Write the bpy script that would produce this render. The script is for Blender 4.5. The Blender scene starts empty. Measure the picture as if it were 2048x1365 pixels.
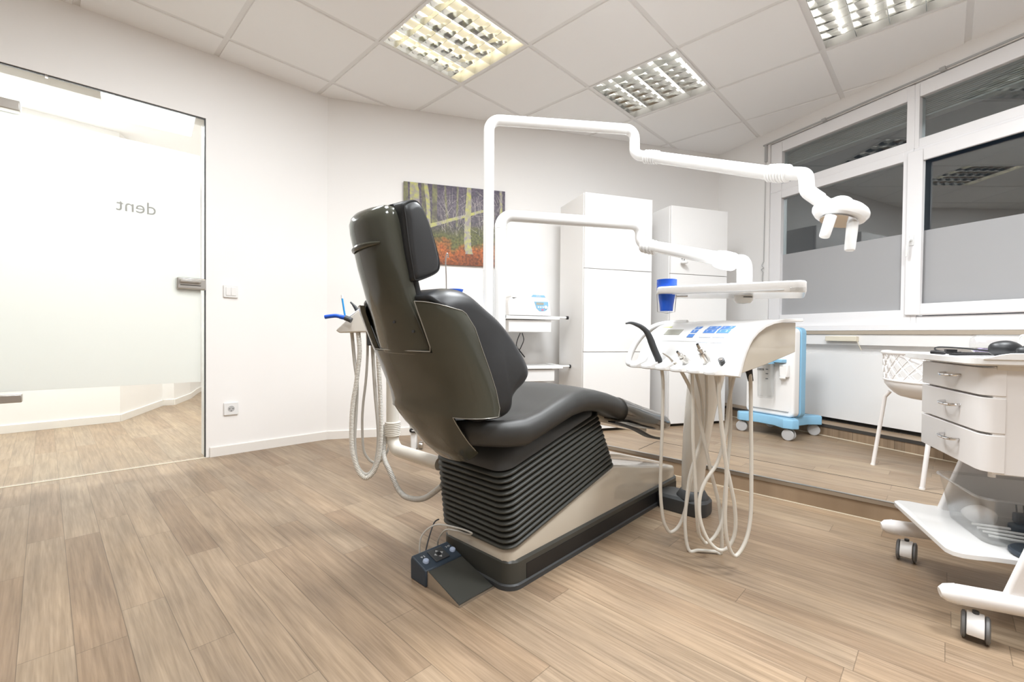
import bpy, bmesh, math, random
from mathutils import Vector, Matrix
random.seed(7)
C = bpy.context.scene.collection
PI = math.pi
sc = bpy.context.scene

# ------------------------------------------------------------------ camera
EYE = 0.784
CEIL = 2.503
def cam_rot(pit, rol):
    c, s = math.cos(pit), math.sin(pit)
    R0 = Matrix(((1,0,0),(0,0,-1),(0,1,0)))
    Rx = Matrix(((1,0,0),(0,c,-s),(0,s,c)))
    c, s = math.cos(rol), math.sin(rol)
    Rz = Matrix(((c,-s,0),(s,c,0),(0,0,1)))
    return Rz @ Rx @ R0
_R = cam_rot(0.0139, 0.0094)
cd = bpy.data.cameras.new('camera'); cam = bpy.data.objects.new('camera', cd); C.objects.link(cam)
cm = Matrix((_R[0], -_R[1], -_R[2])).transposed().to_4x4()
cm.translation = Vector((0,0,EYE)); cam.matrix_world = cm
cd.sensor_fit = 'HORIZONTAL'; cd.sensor_width = 36; cd.lens = 900.4*36/2048
cd.clip_start = 0.02; cd.clip_end = 60
sc.camera = cam

# ------------------------------------------------------------------ world, exposure
w = bpy.data.worlds.new('night'); sc.world = w; w.use_nodes = True
w.node_tree.nodes['Background'].inputs[0].default_value = (0.02,0.027,0.04,1)
w.node_tree.nodes['Background'].inputs[1].default_value = 0.5
sc.view_settings.view_transform = 'Standard'; sc.view_settings.look = 'None'
sc.view_settings.gamma = 1; sc.view_settings.exposure = 0.34
sc.view_settings.use_curve_mapping = False
try:
    sc.cycles.use_denoising = True
    sc.cycles.max_bounces = 10; sc.cycles.diffuse_bounces = 6; sc.cycles.transmission_bounces = 8
    sc.cycles.transparent_max_bounces = 12; sc.cycles.glossy_bounces = 4
    sc.cycles.sample_clamp_indirect = 6; sc.cycles.caustics_reflective = False; sc.cycles.caustics_refractive = False
except Exception: pass

TH = 0.804                                  # ceiling grid and floor planks turn with the building
GU = Vector((math.cos(TH), math.sin(TH), 0)); GV = Vector((-math.sin(TH), math.cos(TH), 0))
GO = Vector((-0.8025, 2.6774, 0))
def grid(p, q, z=0): v = GO + GU*(0.625*p) + GV*(0.625*q); v.z = z; return v
def area(name, loc, size, power, col=(1,0.965,0.92), rotz=0.0, sy=None, down=True, spread=PI):
    ld = bpy.data.lights.new(name, 'AREA'); ld.shape = 'RECTANGLE'; ld.size = size; ld.size_y = sy or size
    ld.energy = power; ld.color = col; ld.spread = spread
    o = bpy.data.objects.new(name, ld); C.objects.link(o); o.location = loc; o.rotation_euler = (0,0,rotz)
    return o
# fill lights added in ceiling cells out of view, to brighten the room evenly
for (p, q, pw) in ((0.5,-2.5,36),(-1.5,-0.5,10),(-1.5,-2.5,16),(0.5,-4.5,32),(-2.5,-4.5,26),(3.5,-6.5,46)):
    area('ceiling_fill_light', grid(p,q,CEIL-0.012), 0.56, pw*1.25, (0.94,0.975,1.0), rotz=TH)
area('corridor_light', (-3.15,3.05,2.46), 1.5, 60, (0.98,0.99,1), rotz=TH, sy=0.6)
area('corridor_light', (-2.9,4.9,2.46), 0.8, 32, (0.98,0.99,1), rotz=TH, sy=0.8)

# ------------------------------------------------------------------ materials
def mat(name, col, rough=0.5, metal=0.0, coat=0.0, trans=0.0, ior=1.45, emit=None, es=1.0, bump=0.0, bscale=200, spec=0.5, alpha=1.0):
    m = bpy.data.materials.new(name); m.use_nodes = True
    b = m.node_tree.nodes['Principled BSDF']; I = b.inputs
    I['Base Color'].default_value = (*col,1); I['Roughness'].default_value = rough; I['Metallic'].default_value = metal
    I['Coat Weight'].default_value = coat; I['Coat Roughness'].default_value = 0.05
    I['Transmission Weight'].default_value = trans; I['IOR'].default_value = ior
    I['Specular IOR Level'].default_value = spec; I['Alpha'].default_value = alpha
    if emit: I['Emission Color'].default_value = (*emit,1); I['Emission Strength'].default_value = es
    nt = m.node_tree
    tc = nt.nodes.new('ShaderNodeTexCoord'); n = nt.nodes.new('ShaderNodeTexNoise'); n.inputs['Scale'].default_value = bscale
    nt.links.new(tc.outputs['Object'], n.inputs['Vector'])
    if bump > 0:
        bp = nt.nodes.new('ShaderNodeBump'); bp.inputs['Strength'].default_value = bump; bp.inputs['Distance'].default_value = 0.002
        nt.links.new(n.outputs['Fac'], bp.inputs['Height']); nt.links.new(bp.outputs['Normal'], I['Normal'])
    else:
        mr = nt.nodes.new('ShaderNodeMapRange'); mr.inputs['To Min'].default_value = max(0,rough-0.02); mr.inputs['To Max'].default_value = min(1,rough+0.03)
        n.inputs['Scale'].default_value = 6
        nt.links.new(n.outputs['Fac'], mr.inputs['Value']); nt.links.new(mr.outputs['Result'], I['Roughness'])
    return m
M = {}
M['wall'] = mat('wall_paint', (0.89,0.875,0.86), 0.85, bump=0.08, bscale=350, spec=0.2)
M['tile'] = mat('ceiling_board', (0.93,0.925,0.92), 0.9, bump=0.06, bscale=500, spec=0.2)
M['bar'] = mat('ceiling_bar', (0.82,0.81,0.80), 0.5)
M['trim'] = mat('skirting', (0.82,0.79,0.75), 0.45)
M['upvc'] = mat('window_plastic', (0.86,0.85,0.86), 0.3)
M['cab'] = mat('cabinet_lacquer', (0.83,0.82,0.81), 0.25)
M['gap'] = mat('dark_joint', (0.05,0.045,0.04), 0.8)
M['white'] = mat('white_enamel', (0.82,0.82,0.815), 0.22, coat=0.3)
M['ivory'] = mat('ivory_enamel', (0.74,0.70,0.63), 0.25, coat=0.3)
M['beige'] = mat('beige_lacquer', (0.56,0.51,0.43), 0.14, coat=0.6)
M['taupe'] = mat('taupe_cover', (0.42,0.38,0.34), 0.4)
M['shell'] = mat('dark_olive_lacquer', (0.058,0.060,0.047), 0.13, coat=0.25)
M['rim'] = mat('shell_rim', (0.34,0.33,0.30), 0.3, metal=0.3)
M['leather'] = mat('black_leather', (0.022,0.023,0.025), 0.36, bump=0.12, bscale=900)
M['seatlea'] = mat('grey_black_leather', (0.032,0.032,0.031), 0.42, bump=0.12, bscale=900)
M['rubber'] = mat('bellows_rubber', (0.045,0.046,0.04), 0.42)
M['skirt'] = mat('dark_skirt', (0.055,0.055,0.048), 0.35)
M['black'] = mat('black_plastic', (0.012,0.012,0.013), 0.45)
M['char'] = mat('charcoal_plastic', (0.05,0.053,0.056), 0.45)
M['navy'] = mat('slate_blue_plastic', (0.035,0.05,0.07), 0.4)
M['steel'] = mat('brushed_steel', (0.55,0.53,0.50), 0.28, metal=1)
M['chrome'] = mat('chrome', (0.75,0.75,0.76), 0.08, metal=1)
M['hose'] = mat('grey_hose', (0.55,0.53,0.49), 0.4)
M['hoseL'] = mat('light_hose', (0.66,0.63,0.57), 0.45)
M['blue'] = mat('blue_plastic', (0.02,0.10,0.55), 0.22)
M['sky'] = mat('light_blue_plastic', (0.24,0.47,0.66), 0.35)
M['cyan'] = mat('cyan_plastic', (0.03,0.28,0.62), 0.3)
M['key'] = mat('blue_key', (0.09,0.24,0.62), 0.4)
M['keyL'] = mat('pale_key', (0.66,0.72,0.84), 0.4)
M['lcd'] = mat('lcd', (0.38,0.38,0.33), 0.15)
M['purple'] = mat('purple_sheet', (0.30,0.25,0.40), 0.5)
M['white_metal'] = mat('white_tube', (0.80,0.78,0.77), 0.35)
M['button'] = mat('pale_blue_button', (0.42,0.50,0.66), 0.35)
M['green'] = mat('green_mark', (0.05,0.35,0.2), 0.4)
M['pink'] = mat('pink_mark', (0.7,0.2,0.3), 0.4)
M['greyfab'] = mat('grey_marking', (0.45,0.45,0.45), 0.6)
M['wheelgrey'] = mat('grey_tyre', (0.16,0.16,0.16), 0.5)
M['cream'] = mat('cream_plastic', (0.74,0.68,0.55), 0.4)
M['yellowmark'] = mat('yellow_green_mark', (0.66,0.72,0.25), 0.5)
M['board'] = mat('greige_board', (0.42,0.36,0.29), 0.5)
M['tube'] = mat('lit_tube', (0.9,0.9,0.9), 0.4, emit=(1,0.87,0.58), es=9)
M['tube_dim'] = mat('dimmed_tube', (0.9,0.9,0.9), 0.4, emit=(1,0.97,0.9), es=3.2)
M['mirror'] = mat('louvre_mirror', (0.90,0.90,0.88), 0.08, metal=1)
M['tray_in'] = mat('lamp_tray', (0.80,0.80,0.78), 0.35)

def glass_mat(name, col=(0.93,0.96,0.96), gloss=0.09, rough=0.0):
    m = bpy.data.materials.new(name); m.use_nodes = True; nt = m.node_tree; nt.nodes.clear()
    o = nt.nodes.new('ShaderNodeOutputMaterial'); mx = nt.nodes.new('ShaderNodeMixShader')
    t = nt.nodes.new('ShaderNodeBsdfTransparent'); t.inputs[0].default_value = (*col,1)
    g = nt.nodes.new('ShaderNodeBsdfGlossy'); g.inputs['Roughness'].default_value = rough
    fr = nt.nodes.new('ShaderNodeFresnel'); ge = nt.nodes.new('ShaderNodeNewGeometry'); im = nt.nodes.new('ShaderNodeMath')
    im.operation = 'MULTIPLY_ADD'; im.inputs[1].default_value = -(1.5-1/1.5); im.inputs[2].default_value = 1.5
    nt.links.new(ge.outputs['Backfacing'], im.inputs[0]); nt.links.new(im.outputs[0], fr.inputs[0])
    mp = nt.nodes.new('ShaderNodeMath'); mp.operation = 'ADD'; mp.inputs[1].default_value = gloss
    nt.links.new(fr.outputs[0], mp.inputs[0]); nt.links.new(mp.outputs[0], mx.inputs[0])
    nt.links.new(t.outputs[0], mx.inputs[1]); nt.links.new(g.outputs[0], mx.inputs[2]); nt.links.new(mx.outputs[0], o.inputs[0])
    return m
M['glass'] = glass_mat('clear_glass', (0.95,0.975,0.97), 0.0)
M['winglass'] = glass_mat('window_glass', (0.85,0.9,0.9), 0.14)
M['clearbox'] = glass_mat('clear_plastic', (0.985,0.99,0.99), 0.07, 0.25)
M['wrap'] = glass_mat('clear_cover', (0.48,0.46,0.43), 0.16, 0.12)
def film_mat(name, col, tcol, clear=0.1, transl=0.55):
    m = bpy.data.materials.new(name); m.use_nodes = True; nt = m.node_tree; nt.nodes.clear()
    o = nt.nodes.new('ShaderNodeOutputMaterial')
    d = nt.nodes.new('ShaderNodeBsdfDiffuse'); d.inputs[0].default_value = (*col,1)
    t = nt.nodes.new('ShaderNodeBsdfTranslucent'); t.inputs[0].default_value = (*tcol,1)
    p = nt.nodes.new('ShaderNodeBsdfTransparent')
    n = nt.nodes.new('ShaderNodeTexNoise'); n.inputs['Scale'].default_value = 900
    mr = nt.nodes.new('ShaderNodeMapRange'); mr.inputs['To Min'].default_value = clear*0.9; mr.inputs['To Max'].default_value = clear*1.1
    m1 = nt.nodes.new('ShaderNodeMixShader'); m1.inputs[0].default_value = transl
    m2 = nt.nodes.new('ShaderNodeMixShader')
    nt.links.new(n.outputs['Fac'], mr.inputs['Value']); nt.links.new(mr.outputs[0], m2.inputs[0])
    nt.links.new(d.outputs[0], m1.inputs[1]); nt.links.new(t.outputs[0], m1.inputs[2])
    nt.links.new(m1.outputs[0], m2.inputs[1]); nt.links.new(p.outputs[0], m2.inputs[2]); nt.links.new(m2.outputs[0], o.inputs[0])
    return m
M['film'] = film_mat('frosted_film', (0.8,0.8,0.78), (0.86,0.87,0.85), 0.07, 0.62)
M['film_win'] = film_mat('frosted_window_film', (0.52,0.52,0.53), (0.5,0.5,0.5), 0.03, 0.25)
M['letters'] = film_mat('frosted_letters', (0.66,0.66,0.65), (0.60,0.60,0.58), 0.02, 0.6)

def floor_mat():
    m = bpy.data.materials.new('oak_vinyl_planks'); m.use_nodes = True; nt = m.node_tree; N = nt.nodes; L = nt.links
    b = N['Principled BSDF']
    geo = N.new('ShaderNodeNewGeometry'); sep = N.new('ShaderNodeSeparateXYZ')
    def math_(op, a, b_=None, c=None):
        n = N.new('ShaderNodeMath'); n.operation = op
        for i, v in enumerate((a, b_, c)):
            if v is None: continue
            if isinstance(v, (int,float)): n.inputs[i].default_value = v
            else: L.new(v, n.inputs[i])
        return n.outputs[0]
    L.new(geo.outputs['Position'], sep.inputs[0]); X, Y = sep.outputs[0], sep.outputs[1]
    c, s = math.cos(TH), math.sin(TH)
    across = math_('ADD', math_('MULTIPLY', X, c), math_('MULTIPLY', Y, s))
    along = math_('ADD', math_('MULTIPLY', X, -s), math_('MULTIPLY', Y, c))
    W, LEN = 0.0975, 0.86
    t = math_('DIVIDE', math_('SUBTRACT', across, 0.5*W), W)
    row = math_('FLOOR', t)
    wn = N.new('ShaderNodeTexWhiteNoise'); wn.noise_dimensions = '1D'; L.new(row, wn.inputs['W'])
    a = math_('ADD', math_('DIVIDE', along, LEN), math_('MULTIPLY', wn.outputs['Value'], 7.3))
    pid = math_('FLOOR', a)
    cmb = N.new('ShaderNodeCombineXYZ'); L.new(row, cmb.inputs[0]); L.new(pid, cmb.inputs[1])
    w2 = N.new('ShaderNodeTexWhiteNoise'); w2.noise_dimensions = '2D'; L.new(cmb.outputs[0], w2.inputs['Vector'])
    # grain, stretched along the plank and shifted from plank to plank
    gv = N.new('ShaderNodeCombineXYZ')
    L.new(math_('MULTIPLY', across, 75.0), gv.inputs[0]); L.new(math_('ADD', math_('MULTIPLY', along, 3.2), math_('MULTIPLY', w2.outputs['Value'], 40.0)), gv.inputs[1])
    g1 = N.new('ShaderNodeTexNoise'); g1.inputs['Scale'].default_value = 1; g1.inputs['Detail'].default_value = 6; g1.inputs['Distortion'].default_value = 0.6
    L.new(gv.outputs[0], g1.inputs['Vector'])
    gv2 = N.new('ShaderNodeCombineXYZ')
    L.new(math_('MULTIPLY', across, 12.0), gv2.inputs[0]); L.new(math_('ADD', math_('MULTIPLY', along, 3.0), math_('MULTIPLY', w2.outputs['Value'], 90.0)), gv2.inputs[1])
    g2 = N.new('ShaderNodeTexNoise'); g2.inputs['Scale'].default_value = 1; g2.inputs['Detail'].default_value = 4
    L.new(gv2.outputs[0], g2.inputs['Vector'])
    gv3 = N.new('ShaderNodeCombineXYZ')
    L.new(math_('MULTIPLY', across, 260.0), gv3.inputs[0]); L.new(math_('MULTIPLY', along, 9.0), gv3.inputs[1])
    g3 = N.new('ShaderNodeTexNoise'); g3.inputs['Scale'].default_value = 1; g3.inputs['Detail'].default_value = 3
    L.new(gv3.outputs[0], g3.inputs['Vector'])
    cr = N.new('ShaderNodeValToRGB'); e = cr.color_ramp.elements
    e[0].position = 0.0; e[0].color = (0.315,0.235,0.165,1); e[1].position = 1.0; e[1].color = (0.40,0.325,0.24,1)
    for p, cc in ((0.3,(0.35,0.268,0.19)),(0.55,(0.36,0.288,0.213)),(0.8,(0.385,0.298,0.213))):
        q = cr.color_ramp.elements.new(p); q.color = (*cc,1)
    L.new(w2.outputs['Value'], cr.inputs[0])
    gr = N.new('ShaderNodeValToRGB'); gr.color_ramp.elements[0].position = 0.32; gr.color_ramp.elements[0].color = (0.76,0.74,0.72,1)
    gr.color_ramp.elements[1].position = 0.66; gr.color_ramp.elements[1].color = (1.08,1.08,1.09,1)
    L.new(g1.outputs['Fac'], gr.inputs[0])
    gr2 = N.new('ShaderNodeValToRGB'); gr2.color_ramp.elements[0].position = 0.3; gr2.color_ramp.elements[0].color = (0.86,0.86,0.87,1)
    gr2.color_ramp.elements[1].position = 0.7; gr2.color_ramp.elements[1].color = (1.1,1.09,1.07,1)
    L.new(g2.outputs['Fac'], gr2.inputs[0])
    gr3 = N.new('ShaderNodeValToRGB'); gr3.color_ramp.elements[0].position = 0.3; gr3.color_ramp.elements[0].color = (0.88,0.87,0.86,1)
    gr3.color_ramp.elements[1].position = 0.6; gr3.color_ramp.elements[1].color = (1.04,1.04,1.04,1)
    L.new(g3.outputs['Fac'], gr3.inputs[0])
    def mul(A, B):
        n = N.new('ShaderNodeMix'); n.data_type = 'RGBA'; n.blend_type = 'MULTIPLY'; n.inputs[0].default_value = 1
        L.new(A, n.inputs[6]); L.new(B, n.inputs[7]); return n.outputs[2]
    col = mul(mul(mul(cr.outputs[0], gr.outputs[0]), gr2.outputs[0]), gr3.outputs[0])
    # joints
    ft = math_('FRACT', t); fa = math_('FRACT', a)
    d1 = math_('MINIMUM', ft, math_('SUBTRACT', 1.0, ft)); d2 = math_('MULTIPLY', math_('MINIMUM', fa, math_('SUBTRACT', 1.0, fa)), LEN/W)
    dd = math_('MINIMUM', d1, d2)
    jm = N.new('ShaderNodeMapRange'); jm.inputs['From Min'].default_value = 0.004; jm.inputs['From Max'].default_value = 0.014
    jm.inputs['To Min'].default_value = 0.55; jm.inputs['To Max'].default_value = 1.0
    L.new(dd, jm.inputs['Value'])
    cc = N.new('ShaderNodeCombineColor'); [L.new(jm.outputs[0], cc.inputs[i]) for i in range(3)]
    col = mul(col, cc.outputs[0])
    dk = N.new('ShaderNodeMix'); dk.data_type = 'RGBA'; dk.blend_type = 'MULTIPLY'; dk.inputs[0].default_value = 1; dk.inputs[7].default_value = (0.885,0.84,0.785,1)
    L.new(col, dk.inputs[6]); L.new(dk.outputs[2], b.inputs['Base Color']); b.inputs['Roughness'].default_value = 0.42; b.inputs['Specular IOR Level'].default_value = 0.4
    bp = N.new('ShaderNodeBump'); bp.inputs['Strength'].default_value = 0.15; bp.inputs['Distance'].default_value = 0.001
    L.new(g1.outputs['Fac'], bp.inputs['Height']); L.new(bp.outputs[0], b.inputs['Normal'])
    return m
M['floor'] = floor_mat()
def paint_mat():
    """oil painting surface: a bare wood in dark violet, trunks painted as strips in geometry, leaf litter below"""
    m = bpy.data.materials.new('forest_ground_paint'); m.use_nodes = True; nt = m.node_tree; N = nt.nodes; L = nt.links
    b = N['Principled BSDF']; tc = N.new('ShaderNodeTexCoord')
    n1 = N.new('ShaderNodeTexNoise'); n1.inputs['Scale'].default_value = 9; n1.inputs['Detail'].default_value = 8
    L.new(tc.outputs['Object'], n1.inputs['Vector'])
    sep = N.new('ShaderNodeSeparateXYZ'); L.new(tc.outputs['Object'], sep.inputs[0])
    ad = N.new('ShaderNodeMath'); ad.operation = 'MULTIPLY_ADD'; ad.inputs[1].default_value = 0.28; L.new(n1.outputs['Fac'], ad.inputs[0]); L.new(sep.outputs[2], ad.inputs[2])
    mr = N.new('ShaderNodeMapRange'); mr.inputs['From Min'].default_value = 0.12; mr.inputs['From Max'].default_value = 0.76; L.new(ad.outputs[0], mr.inputs[0])
    cr = N.new('ShaderNodeValToRGB'); L.new(mr.outputs[0], cr.inputs[0]); e = cr.color_ramp.elements
    e[0].position = 0.0; e[0].color = (0.17,0.045,0.012,1); e[1].position = 1.0; e[1].color = (0.07,0.055,0.10,1)
    for p, c in ((0.22,(0.36,0.10,0.02)),(0.33,(0.10,0.11,0.03)),(0.46,(0.09,0.09,0.055)),(0.55,(0.09,0.08,0.10)),(0.75,(0.12,0.105,0.15))):
        q = e.new(p); q.color = (*c,1)
    n2 = N.new('ShaderNodeTexNoise'); n2.inputs['Scale'].default_value = 60; n2.inputs['Detail'].default_value = 5; L.new(tc.outputs['Object'], n2.inputs['Vector'])
    gr = N.new('ShaderNodeValToRGB'); gr.color_ramp.elements[0].position = 0.35; gr.color_ramp.elements[0].color = (0.5,0.5,0.5,1)
    gr.color_ramp.elements[1].position = 0.7; gr.color_ramp.elements[1].color = (1.7,1.6,1.4,1); L.new(n2.outputs['Fac'], gr.inputs[0])
    mx = N.new('ShaderNodeMix'); mx.data_type = 'RGBA'; mx.blend_type = 'MULTIPLY'; mx.inputs[0].default_value = 1
    L.new(cr.outputs[0], mx.inputs[6]); L.new(gr.outputs[0], mx.inputs[7]); L.new(mx.outputs[2], b.inputs['Base Color']); b.inputs['Roughness'].default_value = 0.5
    return m
M['paint'] = paint_mat()
def streak(name, a, b_, scale=30):
    m = mat(name, a, 0.55); nt = m.node_tree; N = nt.nodes; L = nt.links
    tc = N.new('ShaderNodeTexCoord'); n = N.new('ShaderNodeTexNoise'); n.inputs['Scale'].default_value = scale; n.inputs['Detail'].default_value = 5
    L.new(tc.outputs['Object'], n.inputs['Vector']); r = N.new('ShaderNodeValToRGB')
    r.color_ramp.elements[0].position = 0.35; r.color_ramp.elements[0].color = (*a,1); r.color_ramp.elements[1].position = 0.65; r.color_ramp.elements[1].color = (*b_,1)
    L.new(n.outputs['Fac'], r.inputs[0]); L.new(r.outputs[0], N['Principled BSDF'].inputs['Base Color']); return m
M['trunk'] = streak('painted_trunk', (0.30,0.27,0.30), (0.50,0.50,0.16))
M['trunk2'] = streak('painted_far_trunk', (0.13,0.12,0.10), (0.24,0.24,0.12))
M['twig'] = mat('painted_twig', (0.55,0.50,0.48), 0.6)

# ------------------------------------------------------------------ mesh helpers
class MB:
    def __init__(s, T=None): s.v = []; s.f = []; s.mi = []; s.T = T or Matrix(); s.m = 0
    def add(s, vs, fs):
        o = len(s.v); s.v += [s.T @ Vector(v) for v in vs]
        for f in fs: s.f.append([i+o for i in f]); s.mi.append(s.m)
        return s
    def box(s, x0, x1, y0, y1, z0, z1):
        return s.add([(x0,y0,z0),(x1,y0,z0),(x1,y1,z0),(x0,y1,z0),(x0,y0,z1),(x1,y0,z1),(x1,y1,z1),(x0,y1,z1)],
                     [(0,3,2,1),(4,5,6,7),(0,1,5,4),(1,2,6,5),(2,3,7,6),(3,0,4,7)])
    def loft(s, rings, closed=True, caps=True, loop=False):
        n = len(rings[0]); vs = [p for r in rings for p in r]; fs = []
        R = len(rings)
        for i in range(R if loop else R-1):
            for j in range(n if closed else n-1):
                a, b = i*n+j, i*n+(j+1) % n; c, d = ((i+1) % R)*n+(j+1) % n, ((i+1) % R)*n+j
                fs.append((a,b,c,d))
        if caps and closed and not loop: fs.append(tuple(range(n))[::-1]); fs.append(tuple(range((R-1)*n, R*n)))
        return s.add(vs, fs)
    def tube(s, path, r, n=12, caps=True, closed=False):
        P = [Vector(p) for p in path]; rings = []; m = len(P)
        rf = r if callable(r) else (lambda i: r[i] if isinstance(r, (list,tuple)) else r)
        def tan(i):
            if closed: return (P[(i+1) % m]-P[i-1]).normalized()
            return (P[min(i+1,m-1)]-P[max(i-1,0)]).normalized()
        t = tan(0); a = Vector((0,0,1)) if abs(t.z) < 0.9 else Vector((1,0,0)); u = (a-t*a.dot(t)).normalized()
        for i in range(m):
            t = tan(i); u = (u-t*u.dot(t)).normalized(); w_ = t.cross(u)
            rings.append([tuple(P[i]+(u*math.cos(2*PI*k/n)+w_*math.sin(2*PI*k/n))*rf(i)) for k in range(n)])
        return s.loft(rings, True, caps and not closed, closed)
    def lathe(s, prof, c=(0,0,0), n=24, axis='z'):
        rings = []
        for r, h in prof:
            rr = []
            for k in range(n):
                x, y = r*math.cos(2*PI*k/n), r*math.sin(2*PI*k/n)
                rr.append((c[0]+x, c[1]+y, c[2]+h) if axis == 'z' else ((c[0]+h, c[1]+x, c[2]+y) if axis == 'x' else (c[0]+y, c[1]+h, c[2]+x)))
            rings.append(rr)
        return s.loft(rings)
    def prism(s, poly, h0, h1, plane='xy'):
        f = {'xy': lambda a,b,h:(a,b,h), 'xz': lambda a,b,h:(a,h,b), 'yz': lambda a,b,h:(h,a,b)}[plane]
        return s.loft([[f(a,b,h0) for a,b in poly], [f(a,b,h1) for a,b in poly]])
    def build(s, name, m, parent=None, bevel=0.0, smooth=35, seg=2, sub=0):
        me = bpy.data.meshes.new(name); o = bpy.data.objects.new(name, me); C.objects.link(o)
        off = Vector((0,0,0))
        if parent is not None:
            o.parent = parent; q = parent
            while q is not None: off = off+q.location; q = q.parent
        me.from_pydata([tuple(v-off) for v in s.v], [], s.f)
        for x in (m if isinstance(m, (list,tuple)) else [m]): me.materials.append(M[x] if isinstance(x, str) else x)
        for p, i in zip(me.polygons, s.mi): p.material_index = i
        bm = bmesh.new(); bm.from_mesh(me); bmesh.ops.remove_doubles(bm, verts=bm.verts, dist=1e-6)
        bmesh.ops.recalc_face_normals(bm, faces=bm.faces)
        for f in bm.faces: f.smooth = smooth > 0
        for e in bm.edges:
            e.smooth = not (len(e.link_faces) != 2 or e.calc_face_angle(0) > math.radians(smooth))
        bm.to_mesh(me); bm.free()
        if bevel > 0:
            b = o.modifiers.new('bevel', 'BEVEL'); b.width = bevel; b.segments = seg; b.limit_method = 'ANGLE'; b.angle_limit = math.radians(40); b.harden_normals = False
        if sub: d = o.modifiers.new('sub', 'SUBSURF'); d.levels = sub; d.render_levels = sub
        return o
def empty(name, loc, label=None, cat=None, group=None, kind=None):
    o = bpy.data.objects.new(name, None); C.objects.link(o); o.location = loc; o.empty_display_size = 0.05
    return tag(o, label, cat, group, kind)
def tag(o, label=None, cat=None, group=None, kind=None):
    if label: o['label'] = label
    if cat: o['category'] = cat
    if group: o['group'] = group
    if kind: o['kind'] = kind
    return o
def struct(o, label=None): o['kind'] = 'structure'; (label and tag(o, label)); return o
def frame(o, ex, z=0.0):
    """matrix of a level frame: origin o, x axis ex (2D), y axis to its left"""
    ex = Vector((ex[0],ex[1],0)).normalized(); ey = Vector((-ex.y,ex.x,0))
    m = Matrix((ex, ey, Vector((0,0,1)))).transposed().to_4x4(); m.translation = Vector((o[0],o[1],z)); return m
def spline(pts, n=8, closed=False):
    P = [Vector(p) for p in pts]; out = []; m = len(P)
    rng = range(m if closed else m-1)
    for i in rng:
        g = (lambda k: P[k % m]) if closed else (lambda k: P[max(0,min(m-1,k))])
        a, b, c, d = g(i-1), g(i), g(i+1), g(i+2)
        for k in range(n):
            t = k/n
            out.append(0.5*((2*b)+(c-a)*t+(2*a-5*b+4*c-d)*t*t+(3*b-a-3*c+d)*t**3))
    if not closed: out.append(P[-1])
    return out
def fillet(pts, r, n=8):
    P = [Vector(p) for p in pts]; out = [P[0]]
    rs = r if isinstance(r, (list,tuple)) else [r]*len(P)
    for i in range(1, len(P)-1):
        a, b, c = P[i-1], P[i], P[i+1]; d1 = (a-b).normalized(); d2 = (c-b).normalized()
        ang = d1.angle(d2)
        if ang > 3.1: out.append(b); continue
        k = rs[i]/math.tan(ang/2); k = min(k, (a-b).length*0.49, (c-b).length*0.49); rr = k*math.tan(ang/2)
        p1, p2 = b+d1*k, b+d2*k; cen = b+(d1+d2).normalized()*(rr/math.sin(ang/2))
        v1, v2 = p1-cen, p2-cen; tot = v1.angle(v2); ax = v1.cross(v2).normalized()
        for j in range(n+1): out.append(cen+Matrix.Rotation(tot*j/n, 3, ax) @ v1)
    out.append(P[-1]); return out
def resample(path, step):
    P = [Vector(p) for p in path]; out = [P[0].copy()]; acc = 0.0
    for a, b in zip(P, P[1:]):
        L_ = (b-a).length
        if L_ < 1e-9: continue
        d = step-acc
        while d <= L_: out.append(a+(b-a)*(d/L_)); d += step
        acc = L_-(d-step)
    return out
def corrugated(path, r, pitch=0.006, depth=0.0018, n=12):
    P = resample(path, pitch/2); return MB().tube(P, lambda i: r+(depth/2 if i % 2 else -depth/2), n)
def rrect(x0, x1, y0, y1, r, n=5):
    pts = []
    for cx_, cy_, a0 in ((x1-r,y1-r,0),(x0+r,y1-r,90),(x0+r,y0+r,180),(x1-r,y0+r,270)):
        for k in range(n+1):
            a = math.radians(a0+90*k/n); pts.append((cx_+r*math.cos(a), cy_+r*math.sin(a)))
    return pts
def smooth_poly(pts, n=5): return [(p.x, p.y) for p in spline([(a,b,0) for a,b in pts], n, True)]
def inset_poly(poly, d):
    n = len(poly); out = []; A = sum(poly[i][0]*poly[(i+1) % n][1]-poly[(i+1) % n][0]*poly[i][1] for i in range(n)); s = 1 if A > 0 else -1
    for i in range(n):
        x0,y0 = poly[i-1]; x1,y1 = poly[(i+1) % n]; tx, ty = x1-x0, y1-y0; l = math.hypot(tx,ty) or 1
        out.append((poly[i][0]-s*ty/l*d, poly[i][1]+s*tx/l*d))
    return out
def puff(T, poly, y0, y1, r, n=6, mid=0, crown=0.0):
    """a cushion: side outline poly in the frame's x-z plane, swept along y, its two ends rounded by r"""
    mb = MB(T); rings = []; ys = []
    for k in range(n+1):
        a = PI/2*k/n; ys.append((y0+r*(1-math.sin(a)), r*(1-math.cos(a))))
    first = [(y, r-math.sqrt(max(0, r*r-(r-(y-y0))**2))) for y, _ in [(y0+r*(1-math.cos(PI/2*k/n)), 0) for k in range(n+1)]]
    second = [(y1-(y-y0), d) for y, d in first[::-1]]
    mids = [(y0+r+(y1-y0-2*r)*(k+1)/(mid+1), 0.0) for k in range(mid)]
    for y, d in first+mids+second:
        t = (y-y0)/(y1-y0); d2 = d-crown*math.sin(PI*t)
        xa_, xb_ = min(a for a, _ in poly), max(a for a, _ in poly); za_, zb_ = min(b for _, b in poly), max(b for _, b in poly)
        kx, kz = 1-2*d2/(xb_-xa_), 1-2*d2/(zb_-za_); mx_, mz_ = (xa_+xb_)/2, (za_+zb_)/2
        rings.append([(mx_+(a-mx_)*kx, y, mz_+(b-mz_)*kz) for a, b in poly])
    return mb.loft(rings)
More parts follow.
